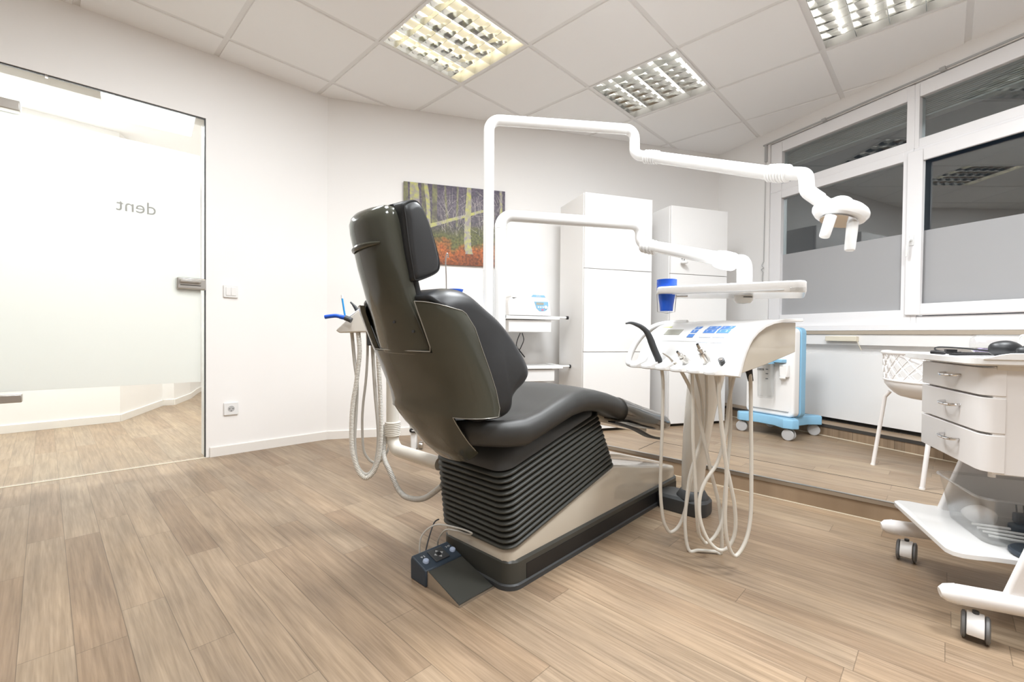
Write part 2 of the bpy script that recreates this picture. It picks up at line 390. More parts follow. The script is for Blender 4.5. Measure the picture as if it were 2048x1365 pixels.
def clip(poly, P, N_):
    out = []; n = len(poly)
    for i in range(n):
        a, b = poly[i], poly[(i+1) % n]; da = (a[0]-P[0])*N_[0]+(a[1]-P[1])*N_[1]; db = (b[0]-P[0])*N_[0]+(b[1]-P[1])*N_[1]
        if da >= 0: out.append(a)
        if da*db < 0: t = da/(da-db); out.append((a[0]+(b[0]-a[0])*t, a[1]+(b[1]-a[1])*t))
    return out
GLYPH = None
def text(name, s_, T, size, m, parent, depth=0.0006, mirror=False):
    cu = bpy.data.curves.new(name, 'FONT'); cu.body = s_; cu.size = size; cu.extrude = depth; cu.align_x = 'CENTER'; cu.align_y = 'CENTER'
    o = bpy.data.objects.new('tmp', cu); C.objects.link(o)
    dg = bpy.context.evaluated_depsgraph_get(); me = bpy.data.meshes.new_from_object(o.evaluated_get(dg)); bpy.data.objects.remove(o); bpy.data.curves.remove(cu)
    if mirror: T = T @ Matrix.Diagonal((-1,1,1,1))
    off = Vector((0,0,0)); q = parent
    while q is not None: off = off+q.location; q = q.parent
    me.transform(Matrix.Translation(-off) @ T); me.materials.clear(); me.materials.append(M[m])
    if mirror: me.flip_normals()
    r = bpy.data.objects.new(name, me); C.objects.link(r); r.parent = parent; return r
def face_frame(o, ex, ey):
    ex = Vector(ex).normalized(); ez = ex.cross(Vector(ey)).normalized(); ey = ez.cross(ex)
    m = Matrix((ex, ey, ez)).transposed().to_4x4(); m.translation = Vector(o); return m

# ================================================================== ROOM
c1 = Vector((-1.362,3.311)); c2 = Vector((1.985,4.296)); dl = (c1-Vector((-2.541,2.229))).normalized()
dw = Vector((0.378,-0.926)).normalized()
E_ = c2+dw*6.4; F_ = c1-dl*5.6; G1 = Vector((2.8,-3.3)); G2 = Vector((-3.2,-3.3))
room = [c1, F_, G2, G1, E_, c2]              # counter-clockwise
def wallseg(mb, a, b, z0, z1, th=0.14, m=0):
    """a to b with the room on the left, thickness outward"""
    d = (b-a).normalized(); n = Vector((d.y,-d.x)); mb.m = m
    q = [a, b, b+n*th, a+n*th]
    mb.loft([[(p.x,p.y,z0) for p in q], [(p.x,p.y,z1) for p in q]])
# left wall with the doorway
D1 = Vector((-1.899,2.793)); D0 = D1-dl*0.955; DH = 2.10
mb = MB(); wallseg(mb, c1+dl*0.0, D1, 0, CEIL+.1); wallseg(mb, D1, D0, DH, CEIL+.1); wallseg(mb, D0, F_, 0, CEIL+.1)
struct(mb.build('wall_left', 'wall', smooth=0))
mb = MB(); wallseg(mb, c2+(c2-c1).normalized()*0.1, c1-(c2-c1).normalized()*0.02, 0, CEIL+.1); struct(mb.build('wall_back', 'wall', smooth=0))
mb = MB(); wallseg(mb, F_, G2, 0, CEIL+.1); wallseg(mb, G2, G1, 0, CEIL+.1); wallseg(mb, G1, E_, 0, CEIL+.1); struct(mb.build('wall_rear', 'wall', smooth=0))
# window wall: frame W, x along the wall from the back corner, y towards the room
WO = Vector((2.102,3.901))
TW = frame((WO.x,WO.y), (dw.x,dw.y)) ; # y axis = left of dw = away from room? flip below
_yl = Vector((-dw.y, dw.x)); WS = 1 if _yl.dot(Vector((0,0))-WO) > 0 else -1
TW = Matrix((Vector((dw.x,dw.y,0)), Vector((_yl.x*WS,_yl.y*WS,0)), Vector((0,0,1)))).transposed().to_4x4(); TW.translation = Vector((WO.x,WO.y,0))
s_c = (c2-WO).dot(dw)
WL, WR = 0.115, 2.14                          # opening
mb = MB(TW); mb.box(s_c-0.05, WL, -0.22, 0, 0, CEIL+.1); mb.box(WL, WR, -0.22, 0, 2.40, CEIL+.1); mb.box(WR, 6.3, -0.22, 0, 0, CEIL+.1); mb.box(WL, WR, -0.22, -0.055, 0, 0.84)
struct(mb.build('wall_right', 'wall', smooth=0))

# floors
mb = MB(); q = [p for p in room]; mb.loft([[(p.x,p.y,-0.08) for p in q], [(p.x,p.y,0) for p in q]])
nl = Vector((-dl.y, dl.x))                    # outward through the left wall
cor = [D0-dl*1.3+nl*0.0, D1+dl*0.0, c1+dl*0.0+nl*0.0, Vector((-1.3,6.9)), Vector((-4.6,6.9)), Vector((-6.0,3.0))]
cor = [F_+dl*1.2, c1, Vector((-1.2,6.9)), Vector((-4.9,6.9)), Vector((-6.2,3.4))]
mb.loft([[(p.x,p.y,-0.08) for p in cor], [(p.x,p.y,-0.0005) for p in cor]])
struct(mb.build('floor', 'floor', smooth=0), 'light oak plank vinyl floor')
r1 = Vector((1.053,2.401)); r2 = Vector((1.608,1.876)); dr = (r2-r1).normalized()
def isect(p, d, q, e):
    den = d.x*e.y-d.y*e.x; t = ((q.x-p.x)*e.y-(q.y-p.y)*e.x)/den; return p+d*t
pa = isect(r1, dr, c1, (c2-c1)); pb = isect(r1, dr, c2, dw)
ST = 0.09
pl = [pa, pb, c2]
mb = MB(); mb.loft([[(p.x,p.y,0) for p in pl], [(p.x,p.y,ST) for p in pl]]); struct(mb.build('floor_platform', 'floor', smooth=0), 'raised wood plank platform one low step up')
TR = frame((r1.x,r1.y), (dr.x,dr.y)); tL = (pa-r1).length; tR = (pb-r1).length
mb = MB(TR); mb.box(-tL, tR, -0.004, 0.0, ST-0.016, ST+0.002); mb.box(-tL, tR, -0.004, 0.018, ST, ST+0.002); struct(mb.build('trim_1', 'steel', smooth=0), 'metal nosing on the platform edge')
mb = MB(TR); mb.box(-tL, tR, -0.003, 0.0, 0, 0.003); struct(mb.build('trim_2', 'cream', smooth=0))
# hatch joints in the platform floor
def strip(mb, a, b, wd, z): 
    d = (b-a).normalized(); n = Vector((-d.y,d.x))*wd/2
    q = [a-n, b-n, b+n, a+n]; mb.loft([[(p.x,p.y,z) for p in q], [(p.x,p.y,z+0.0008) for p in q]])
mb = MB(); s1 = Vector((0.961,2.955)); s2 = Vector((1.82,2.095)); strip(mb, s1, s1+(s2-s1)*1.5, 0.004, ST); strip(mb, s1, Vector((0.781,2.742)), 0.004, ST)
struct(mb.build('trim_3', 'gap', smooth=0), 'dark hatch joint in the platform')
# ledge under the window
mb = MB(TW); mb.box(s_c+0.03, 4.2, 0.0, 0.165, ST, 0.171); struct(mb.build('floor_ledge', 'floor', smooth=0), 'narrow wood plank ledge under the window wall')
mb = MB(TW); mb.box(s_c+0.03, 4.2, 0.165, 0.170, 0.152, 0.173); struct(mb.build('trim_4', 'gap', smooth=0))
mb = MB(TW); mb.box(s_c+0.03, 4.2, 0.165, 0.169, ST, ST+0.004); struct(mb.build('trim_5', 'cream', smooth=0))

# ceiling: tegular boards in a bar grid
mb = MB()
def inroom(poly, poly_room):
    n = len(poly_room)
    for i in range(n):
        a, b = poly_room[i], poly_room[(i+1) % n]; d = (b-a)
        poly = clip(poly, (a.x,a.y), (-d.y, d.x))
        if len(poly) < 3: return []
    return poly
LAMPS = [(0,-1),(2,-2),(2,-4)]
OFFL = [(0,-3),(-2,-1),(-2,-3),(0,-5),(-3,-5),(3,-7)]  # cells left open for the added fill lights
for p in range(-11, 9):
    for q_ in range(-12, 4):
        if (p,q_) in LAMPS or (p,q_) in OFFL: continue
        a = 0.014/0.625
        poly = [grid(p+x, q_+y) for x, y in ((a,a),(1-a,a),(1-a,1-a),(a,1-a))]
        poly = inroom([(v.x,v.y) for v in poly], room)
        if len(poly) < 3: continue
        ins = inset_poly(poly, 0.003)
        mb.m = 0; mb.loft([[(x,y,CEIL+0.02) for x,y in poly], [(x,y,CEIL+0.003) for x,y in poly], [(x,y,CEIL) for x,y in ins]], caps=True)
struct(mb.build('ceiling', 'tile', smooth=0), 'white suspended board ceiling')
mb = MB()
for k in range(-12, 10):
    for fam, (A_, B_) in enumerate(((grid(k,-13), grid(k,5)), (grid(-13,k), grid(10,k)))):
        d = (B_-A_).normalized(); n = Vector((-d.y,d.x,0))*0.0165
        poly = inroom([((A_-n).x,(A_-n).y),((B_-n).x,(B_-n).y),((B_+n).x,(B_+n).y),((A_+n).x,(A_+n).y)], room)
        if len(poly) >= 3: mb.loft([[(x,y,CEIL+0.0055+0.0008*fam) for x,y in poly], [(x,y,CEIL+0.012+0.001*fam) for x,y in poly]])
struct(mb.build('trim_6', 'bar', smooth=0), 'ceiling grid bars')
mb = MB(); q = [p+(p-Vector((0,1))).normalized()*0.15 for p in room]; mb.loft([[(p.x,p.y,CEIL+0.13) for p in q], [(p.x,p.y,CEIL+0.16) for p in q]])
struct(mb.build('ceiling_slab', 'wall', smooth=0))
# corridor
CW = [Vector(p) for p in ((-5.9,1.10),(-3.851,3.381),(-3.391,3.892),(-3.694,4.756),(-3.602,4.796),(-3.773,5.275),(-4.001,5.708),(-4.5,6.8),(-1.35,6.8),(-1.33,3.44))]
mb = MB()
for a, b in zip(CW, CW[1:]): wallseg(mb, b, a, 0, 2.5, 0.08)
struct(mb.build('wall_corridor', 'wall', smooth=0), 'white angled corridor wall beyond the glass door')
mb = MB()
for a, b in zip(CW[:-2], CW[1:-1]):
    d = (b-a).normalized(); n = Vector((d.y,-d.x)); mb.loft([[(p.x,p.y,0) for p in (a,b,b+n*0.012,a+n*0.012)], [(p.x,p.y,0.06) for p in (a,b,b+n*0.012,a+n*0.012)]])
struct(mb.build('baseboard_corridor', 'trim', smooth=0))
cc_ = [Vector((-6.2,0.9))]+CW[1:]+[Vector((-1.362,3.45)), F_+dl*1.0+nl*0.14]
mb = MB(); mb.loft([[(p.x,p.y,2.49) for p in cc_], [(p.x,p.y,2.52) for p in cc_]]); struct(mb.build('ceiling_corridor', 'tile', smooth=0))
mb = MB(); e0 = F_+dl*1.2+nl*0.14; wallseg(mb, e0, CW[0]+Vector((-.3,.0)), 0, 2.5, 0.08); struct(mb.build('wall_corridor_end', 'wall', smooth=0))
mb = MB(TW) if False else MB()
# baseboards of the room
def skirt(name, a, b, n, h=0.062, th=0.012):
    mb = MB(); mb.loft([[(p.x,p.y,0) for p in (a,b,b+n*th,a+n*th)], [(p.x,p.y,h-0.004) for p in (a,b,b+n*th,a+n*th)], [(p.x,p.y,h) for p in (a,b,b+n*(th-0.005),a+n*(th-0.005))]])
    struct(mb.build(name, 'trim', smooth=0))
skirt('baseboard_left', D1+dl*0.02, c1, -nl); db = (c2-c1).normalized(); nb = Vector((db.y,-db.x)); skirt('baseboard_back', c1, pa, nb)
skirt('baseboard_left', F_, D0-dl*0.02, -nl)
# door jamb edges
TL = Matrix((Vector((dl.x,dl.y,0)), Vector((nl.x,nl.y,0)), Vector((0,0,1)))).transposed().to_4x4(); TL.translation = Vector((D1.x,D1.y,0))
mb = MB(TL); mb.box(-0.955, 0.0, -0.004, 0.006, 0, 0.003); struct(mb.build('trim_7', 'cream', smooth=0), 'threshold strip in the doorway')
# glass door (x from -0.95 to 0 in TL)
dr_ = empty('door_1', (D1.x,D1.y,0), 'frameless frosted glass door', kind='structure')
X0, X1 = -0.948, -0.006
MB(TL).box(X0, X1, 0.010, 0.018, 0.006, DH-0.006).build('door_pane', 'glass', dr_, smooth=0)
MB(TL).box(X0, X1-0.02, 0.0086, 0.0096, 0.475, 1.865).build('frosted_film', 'film', dr_, smooth=0)
mb = MB(TL); mb.box(X1-0.0005, X1+0.004, 0.006, 0.022, 0.0, DH); mb.box(X0, X1, 0.006, 0.022, DH-0.005, DH); mb.build('door_seal', 'char', dr_, smooth=0)
hd = MB(TL).box(-0.148, -0.004, -0.028, 0.034, 1.040, 1.108).build('door_lock', 'steel', dr_, bevel=0.006)
mb = MB(TL); mb.box(-0.135, -0.03, -0.052, -0.040, 1.078, 1.096); mb.box(-0.135,-0.118,-0.045,-0.02,1.078,1.096); mb.build('lever_handle', 'steel', hd, bevel=0.004)
MB(TL).box(-0.132, -0.03, -0.0295, -0.027, 1.062, 1.066).build('lock_slot', 'gap', hd, smooth=0)
for z0, z1 in ((1.872,1.922),(0.421,0.462)):
    MB(TL).box(X0-0.002, -0.775, -0.022, 0.03, z0, z1).build('hinge_clamp', 'steel', dr_, bevel=0.004)
tx = face_frame(TL @ Vector((-0.328,0.0076,1.490)), TL.to_3x3() @ Vector((1,0,0)), (0,0,1))
text('lettering', 'dent', tx, 0.098, 'letters', dr_, mirror=True)
mb = MB(TL)
mb.box(-0.69,-0.68,0.004,0.024,DH-0.012,DH-0.004); mb.build('closer_stud','chrome',dr_)

# window
def win_frame(s0, s1, z0, z1, wl, wr, wb, wt, y0, y1):
    mb = MB(TW); mb.box(s0,s0+wl,y0,y1,z0,z1); mb.box(s1-wr,s1,y0,y1,z0,z1); mb.box(s0+wl,s1-wr,y0,y1,z0,z0+wb); mb.box(s0+wl,s1-wr,y0,y1,z1-wt,z1); return mb
w1 = empty('window_1', TW @ Vector((0.12,0,0.87)), 'left bay of the white plastic window', kind='structure')
w2 = empty('window_2', TW @ Vector((1.12,0,0.87)), 'right bay of the white plastic window', kind='structure')
YF0, YF1 = -0.075, -0.008
win_frame(0.12,1.12,0.875,1.985,0.10,0.054,0.092,0.062,YF0,YF1).build('window_frame','upvc',w1,bevel=0.004)
win_frame(0.12,1.12,1.985,2.392,0.10,0.04,0.055,0.09,YF0,YF1).build('transom_frame','upvc',w1,bevel=0.004)
win_frame(1.12,2.12,0.875,1.985,0.03,0.06,0.05,0.04,YF0,YF1).build('window_frame','upvc',w2,bevel=0.004)
win_frame(1.095,2.10,0.932,1.965,0.083,0.06,0.07,0.075,YF1,0.012).build('sash','upvc',w2,bevel=0.005)
win_frame(1.12,2.12,1.985,2.392,0.025,0.06,0.055,0.09,YF0,YF1).build('transom_frame','upvc',w2,bevel=0.004)
for W_, a, b, c_, d in ((w1,0.21,1.08,0.955,1.935),(w1,0.21,1.09,2.03,2.31),(w2,1.14,2.07,0.955,1.935),(w2,1.13,2.07,2.03,2.31)):
    MB(TW).box(a,b,-0.046,-0.040,c_,d).build('window_pane','winglass',W_,smooth=0)
MB(TW).box(0.212,1.075,-0.0385,-0.037,0.957,1.462).build('frosted_film','film_win',w1,smooth=0)
MB(TW).box(1.142,2.068,-0.0385,-0.037,0.957,1.462).build('frosted_film','film_win',w2,smooth=0)
h = MB(TW).box(1.118,1.142,0.012,0.020,1.37,1.44).build('handle_plate','white',w2,bevel=0.003)
mb = MB(TW).tube(fillet([(1.13,0.018,1.405),(1.13,0.055,1.405),(1.122,0.052,1.30)],0.02,5),0.0085,10); mb.build('handle_lever','white',h)
for i, (a, b) in enumerate(((0.21,1.09),(1.13,2.07))):
    mb = MB(TW)
    a += 0.0; b -= 0.05
    for k in range(9): mb.box(a-0.01,b+0.05,-0.15,-0.09,2.215+k*0.012,2.219+k*0.012)
    mb.box(a-0.01,b+0.05,-0.155,-0.085,2.196,2.206)
    o = mb.build('outdoor_blind','greyfab',None,smooth=0); tag(o, ('raised slatted blind outside the left top window pane','raised slatted blind outside the right top window pane')[i], 'blind', 'raised blinds outside the top panes')
# sill, apron, panel
mb = MB(TW); mb.box(0.02,4.2,-0.055,0.012,0.835,0.876); struct(mb.build('trim_8','upvc',bevel=0.003), 'white window sill')
mb = MB(TW); mb.box(0.02,4.2,-0.055,0.012,0.810,0.8345); struct(mb.build('trim_9','board',smooth=0), 'greige board edge under the sill')
mb = MB(TW); mb.box(0.02,4.2,-0.055,0.002,0.735,0.8095); struct(mb.build('trim_10','cab',smooth=0), 'white apron under the sill')
mb = MB(TW); mb.box(0.03,1.45,-0.03,0.002,0.197,0.672); mb.box(1.454,4.2,-0.03,0.002,0.197,0.672); struct(mb.build('trim_11','cab',smooth=0), 'white heating cover panel')
mb = MB(TW); mb.box(0.02,4.2,-0.054,-0.03,0.171,0.197); struct(mb.build('trim_12','gap',smooth=0))
o = MB(TW).box(0.62,0.83,0.003,0.035,0.76,0.795).build('cable_box','cream',None,bevel=0.003); tag(o,'small cream junction box under the window sill','box')
o = MB(TW).tube(spline([(0.828,0.02,0.765),(0.836,0.016,0.74),(0.85,0.01,0.70)],5),0.0025,8).build('white_cable','cream'); tag(o,'thin white cable hanging from the cream box under the sill','cable')
# blind track and cords
tk = empty('curtain_track', TW @ Vector((0.1,0.01,2.39)), 'grey curtain track above the window with hanging pull cords', 'curtain track')
mb = MB(TW); mb.box(0.06,4.0,-0.008,0.012,2.402,2.412); mb.build('track','greyfab',tk,smooth=0)
for s_ in (0.55,1.25,1.95): MB(TW).box(s_,s_+0.03,-0.01,0.02,2.396,2.416).build('track_clip','greyfab',tk,bevel=0.002)
for dx in (0.0,0.010): MB(TW).tube([(0.085+dx,0.012,2.40),(0.083+dx*0.5,0.012,1.42)],0.0016,6).build('pull_cord','greyfab',tk)
mb = MB(TW); mb.tube(spline([(0.083,0.012,1.42),(0.075,0.02,1.39),(0.09,0.018,1.37),(0.07,0.02,1.355),(0.085,0.018,1.34),(0.078,0.014,1.30),(0.078,0.014,1.22)],4),0.004,6); mb.build('cord_knot','greyfab',tk)
mb = MB(TW); mb.tube([(0.078,0.014,1.225),(0.078,0.014,1.205)],0.006,8); mb.build('cord_weight','char',tk)
mb = MB(TW); mb.box(0.078,0.098,-0.004,0.018,2.26,2.40); mb.build('cord_pulley','greyfab',tk,bevel=0.004)

# ceiling lamps
def louvre_lamp(p, q, label, lit=False):
    c = grid(p+0.5, q+0.5, CEIL); T = frame((c.x,c.y), (GU.x,GU.y), CEIL)
    t = empty('ceiling_lamp', c, label, 'ceiling lamp', 'square louvre lamps in the ceiling')
    h = 0.312
    mb = MB(T)
    for a, b, c_, d in ((-h,h,-h,-h+0.018),(-h,h,h-0.018,h),(-h,-h+0.018,-h+0.018,h-0.018),(h-0.018,h,-h+0.018,h-0.018)): mb.box(a,b,c_,d,0,0.006)
    mb.build('lamp_frame','bar',t,smooth=0)
    mb = MB(T); i = h-0.018
    mb.loft([[(-i,-i,0.005),(i,-i,0.005),(i,i,0.005),(-i,i,0.005)],[(-i,-i,0.085),(i,-i,0.085),(i,i,0.085),(-i,i,0.085)]], caps=False)
    mb.add([(-i,-i,0.085),(i,-i,0.085),(i,i,0.085),(-i,i,0.085)],[(0,1,2,3)]); mb.build('lamp_tray','tray_in',t,smooth=0)
    # curved long reflectors between the tubes (run along x), V-shaped cross blades
    nl_ = 4; cell = 2*i/nl_
    mb = MB(T)
    for k in range(nl_+1):
        y = -i+cell*k; w0, w1 = 0.0015, 0.016
        rings = []
        for x in (-i, i):
            rings.append([(x, y-w0, 0.003),(x, y-w0-0.004, 0.02),(x, y-w1, 0.052),(x, y+w1, 0.052),(x, y+w0+0.004, 0.02),(x, y+w0, 0.003)])
        mb.loft(rings)
    mb.build('long_reflector','mirror',t,smooth=60)
    mb = MB(T); nx = 7; cx_ = 2*i/nx
    for k in range(1, nx):
        x = -i+cx_*k
        for j in range(nl_):
            y0 = -i+cell*j+0.003; y1 = y0+cell-0.006; ring = []
            n = 8; lo = []; 
            for a in range(n+1):
                tt = a/n; y = y0+(y1-y0)*tt; zt = 0.046-0.020*math.sin(PI*tt)
                ring.append([(x-0.0008,y,0.003),(x+0.0008,y,0.003),(x+0.004,y,zt),(x-0.004,y,zt)])
            mb.loft(ring)
    mb.build('cross_louvre','mirror',t,smooth=60)
    for k in range(nl_):
        y = -i+cell*(k+0.5)
        MB(T).tube([(-i+0.02,y,0.066),(i-0.02,y,0.066)],0.008,10).build('fluorescent_tube','tube' if lit else 'tube_dim',t)
    return t
for (p, q), l in zip(LAMPS, ('square louvre lamp with warm glow above the chair','square louvre lamp nearer the back wall, above the upper white arm','square louvre lamp at the top right next to the window')): louvre_lamp(p, q, l, (p,q) == (0,-1))

# ================================================================== DENTAL CHAIR (frame: u forward, v left)
CO = (-0.002,1.353); CA = math.radians(46.9); TC = frame(CO, (math.cos(CA), math.sin(CA)))
VC = 0.165
chair = empty('dental_chair', TC @ Vector((0.5,VC,0)), 'large dark olive and black dental patient chair on a beige base', 'dental chair')
# base
bs = MB(TC); rr = rrect(0,1.236,-0.004,0.334,0.045,6)
bs.loft([[(a,b,0.016) for a,b in rr],[(a,b,0.082) for a,b in rr],[(a,b,0.089) for a,b in inset_poly(rr,0.006)]]); base = bs.build('base_skirt','skirt',chair)
pr_ = inset_poly(rr,-0.006); MB(TC).loft([[(a,b,0) for a,b in pr_],[(a,b,0.014) for a,b in pr_],[(a,b,0.018) for a,b in inset_poly(pr_,0.005)]]).build('floor_plinth','char',base)
MB(TC).box(0.075,1.20,-0.0055,-0.003,0.018,0.066).build('recess_panel','black',base,smooth=0)
def hz(u): return 0.117+(0.262-0.117)*u/0.615 if u < 0.615 else 0.262+(0.134-0.262)*(u-0.615)/(1.222-0.615)
rings = []
for u in [0.004,0.012,0.03]+[0.06+0.0693*k for k in range(8)]+[0.60,0.615,0.63]+[0.70+0.085*k for k in range(6)]+[1.19,1.212,1.222]:
    ins = 0.03 if u < 0.008 else (0.012 if u < 0.02 else (0.02 if u > 1.22 else (0.008 if u > 1.21 else 0)))
    z1 = hz(u)-(0.012 if u > 1.215 else 0); v0, v1 = 0.004+ins, 0.326-ins
    rings.append([(u,v0,0.086),(u,v0,z1-0.012),(u,v0+0.004,z1-0.003),(u,v0+0.014,z1),(u,v1-0.014,z1),(u,v1-0.004,z1-0.003),(u,v1,z1-0.012),(u,v1,0.086)])
MB(TC).loft(rings).build('base_housing','beige',chair,smooth=50)
MB(TC).box(0.82,1.30,0.12,0.46,0.0,0.118).build('cable_cover','taupe',chair,bevel=0.006)
# bellows
NB = 13; per = 8; rings = []
for k in range(NB*per+1):
    t = k/(NB*per); u0 = 0.006-0.03*t; u1 = 0.615-0.128*t; zr0 = 0.122+(0.368-0.122)*t; zr1 = 0.262+(0.496-0.262)*t
    o = 0.022*math.sqrt(abs(math.sin(PI*NB*t)))-0.010
    rg = rrect(u0-o,u1+o,0.004-o,0.326+o,0.045,5)
    rings.append([(a,b,zr0+(zr1-zr0)*(a-u0)/(u1-u0)) for a,b in rg])
MB(TC).loft(rings).build('bellows','rubber',chair,smooth=80)
rings = []
for ins, dz, ex in ((0.0,0,0),(0.0,0.03,0),(0.012,0.055,0),(0.035,0.085,0)):
    u0, u1 = -0.032+ins, 0.47; rg = rrect(u0,u1,-0.006+ins,0.336-ins,0.05,6)
    rings.append([(a,b,0.372+(0.496-0.372)*(a-u0)/(u1-u0)+dz-(0.05*dz/0.085 if a > 0.3 else 0)) for a,b in rg])
MB(TC).loft(rings).build('upper_frame','char',chair,smooth=50)
# back shell
PC = 31
PH = [-90,-89,-87,-83,-77,-69,-61,-53,-45,-38,-31]+[-25,-19,-13,-8,-4,-1,0,1,4,8,13,19,25]+[31,38,45,53,61,69,77,83,87,89,90]
def lerp_tab(tab, z):
    for a, b in zip(tab, tab[1:]):
        if z <= b[0]: t = (z-a[0])/(b[0]-a[0]); return [a[i]+(b[i]-a[i])*t for i in range(1,len(a))]
    return list(tab[-1][1:])
# z, front edge u, depth d, half width b
SH = [(0.395,0.000,0.100,0.19),(0.43,-0.03,0.106,0.205),(0.47,-0.055,0.110,0.213),(0.51,-0.078,0.113,0.218),(0.556,-0.100,0.115,0.22),(0.604,-0.106,0.120,0.22),(0.682,-0.140,0.121,0.22),(0.743,-0.170,0.120,0.22),(0.80,-0.197,0.117,0.22),(0.844,-0.218,0.114,0.217),(0.866,-0.228,0.110,0.212)]
def shell_pt(z, ph, off=0.0):
    uf, d, b = lerp_tab(SH, z); a = math.radians(ph); sn, cs = math.sin(a), math.cos(a)
    return (uf-(d+off)*abs(cs)**0.667, VC+(b+off)*math.copysign(abs(sn)**0.667, sn), z)
zs = [0.395,0.402,0.415,0.43,0.45,0.47,0.49,0.51,0.53,0.545,0.556,0.58,0.604,0.63,0.655,0.682,0.70,0.72,0.735,0.75,0.775,0.80,0.825,0.844,0.855,0.866]
mb = MB(TC); nP = len(PH); vs = []; fs = []
def zz(z, ph):
    # bottom tongue rounds up towards its edges; wing tops fall towards the front
    if z < 0.556:
        k = max(0,(0.556-z)/0.161); return z+0.040*k*(abs(ph)/PC)**2
    if z > 0.80: return z-0.022*((z-0.80)/0.066)*max(0,(abs(ph)-PC)/(90-PC))**1.5
    return z+0.012*math.cos(math.radians(ph))*max(0,1-(z-0.556)/0.1)*0
for off in (0.0, -0.012):
    for z in zs:
        for ph in PH:
            p_ = shell_pt(z, ph, off); vs.append((p_[0]+(0.0 if off == 0 else 0.0), p_[1], zz(z, ph)))
nZ = len(zs); keep = {}
for i in range(nZ-1):
    for j in range(nP-1):
        pm = (PH[j]+PH[j+1])/2; zm = (zs[i]+zs[i+1])/2
        keep[i,j] = not ((abs(pm) > PC and zm < 0.556) or (abs(pm) < PC and zm > 0.735))
idx = lambda s_, i, j: s_*nZ*nP+i*nP+j
for (i,j), k in keep.items():
    if not k: continue
    fs.append((idx(0,i,j),idx(0,i,j+1),idx(0,i+1,j+1),idx(0,i+1,j))); fs.append((idx(1,i,j),idx(1,i+1,j),idx(1,i+1,j+1),idx(1,i,j+1)))
    for (ni,nj,e) in ((i-1,j,((i,j),(i,j+1))),(i+1,j,((i+1,j+1),(i+1,j))),(i,j-1,((i+1,j),(i,j))),(i,j+1,((i,j+1),(i+1,j+1)))):
        if not keep.get((ni,nj), False):
            (a,b),(c_,d) = e; fs.append((idx(0,a,b),idx(1,a,b),idx(1,c_,d),idx(0,c_,d)))
mb.add(vs, fs); shell = mb.build('back_shell','shell',chair,smooth=50,bevel=0.0015)
# rim line around the cut-out and along the wing edges
def on_shell(z, ph): p_ = shell_pt(z, ph, 0.0005); return (p_[0],p_[1],zz(z,ph))
path = [on_shell(z,-PC) for z in (0.866,0.844,0.825,0.80,0.775,0.75)]+[on_shell(0.738,ph) for ph in (-29,-23,-15,-8,0,8,15,23,29)]+[on_shell(z,PC) for z in (0.75,0.775,0.80,0.825,0.844,0.866)]
MB(TC).tube(path,0.0016,6).build('shell_rim','rim',shell)
for sg in (-1,1):
    path = [on_shell(0.866,sg*ph) for ph in (PC,38,45,53,61,69,77,83,87,89)]+[on_shell(z,sg*90) for z in (0.855,0.80,0.743,0.682,0.63,0.58)]+[on_shell(0.557,sg*ph) for ph in (89,87,83,77,69,61,53,45,38,PC)]+[on_shell(z,sg*PC) for z in (0.53,0.49,0.45,0.41)]
    MB(TC).tube([Vector(p_) for p_ in path],0.0011,6).build('shell_rim','rim',shell)
# head section, slotted into the cut-out
HS = [(0.728,-0.256,0.030,0.128),(0.76,-0.268,0.031,0.124),(0.82,-0.288,0.036,0.114),(0.872,-0.306,0.044,0.105),(0.96,-0.330,0.052,0.101),(1.05,-0.352,0.055,0.098),(1.075,-0.358,0.052,0.096),(1.093,-0.362,0.042,0.092),(1.106,-0.366,0.026,0.084),(1.111,-0.368,0.010,0.070)]
def head_ring(z, uf, d, b):
    pts = []
    for ph in range(-90, 91, 9):
        a = math.radians(ph); s_, c_ = math.sin(a), math.cos(a)
        pts.append((uf-d*c_**0.9 if c_ > 1e-6 else uf, VC+b*math.copysign(abs(s_)**0.85, s_), z))
    pts += [(uf+0.012, VC+b, z), (uf+0.012, VC-b, z)]
    return pts
hr = [head_ring(z,*lerp_tab(HS,z)) for z in [0.728,0.733]+[0.76,0.79,0.82,0.85,0.872,0.90,0.93,0.96,0.99,1.02,1.05,1.065,1.075,1.085,1.093,1.10,1.106,1.109,1.111]]
head = MB(TC).loft(hr).build('head_section','shell',chair,smooth=45,bevel=0.002)
gr_ = [(0.728,-0.238,0.02,0.118),(0.872,-0.288,0.02,0.102),(1.05,-0.334,0.02,0.096),(1.10,-0.346,0.02,0.09),(1.118,-0.350,0.018,0.078)]
rings = []
for z in [0.73,0.76,0.80,0.84,0.872,0.92,0.97,1.02,1.05,1.08,1.10,1.115]:
    uf, d, b = lerp_tab(gr_, z); rings.append([(a,bb,z) for a,bb in rrect(uf-0.006,uf+0.016,VC-b,VC+b,0.009,4)])
MB(TC).loft(rings).build('front_pad','leather',head,smooth=60)
# grab ridge on the back of the head section
def hp(z, ph, off=0.0):
    uf, d, b = lerp_tab(HS, z); a = math.radians(ph); return (uf-(d+off)*math.cos(a)**0.9, VC+(b+off)*math.copysign(abs(math.sin(a))**0.85,math.sin(a)), z)
rid = [hp(1.002+0.012*k/10, 38-8*k, 0.0+0.010*math.sin(k/10*PI)) for k in range(11)]
MB(TC).tube(rid,[0.003+0.004*math.sin(k/10*PI) for k in range(11)],8).build('grab_ridge','shell',head)
for z, ph in ((0.815,-15),(0.79,-50)):
    a = Vector(hp(z,ph,0.0005)); MB(TC).tube([a, a+Vector((-0.003,-0.001,0))],0.004,10).build('screw_cap','char',head)
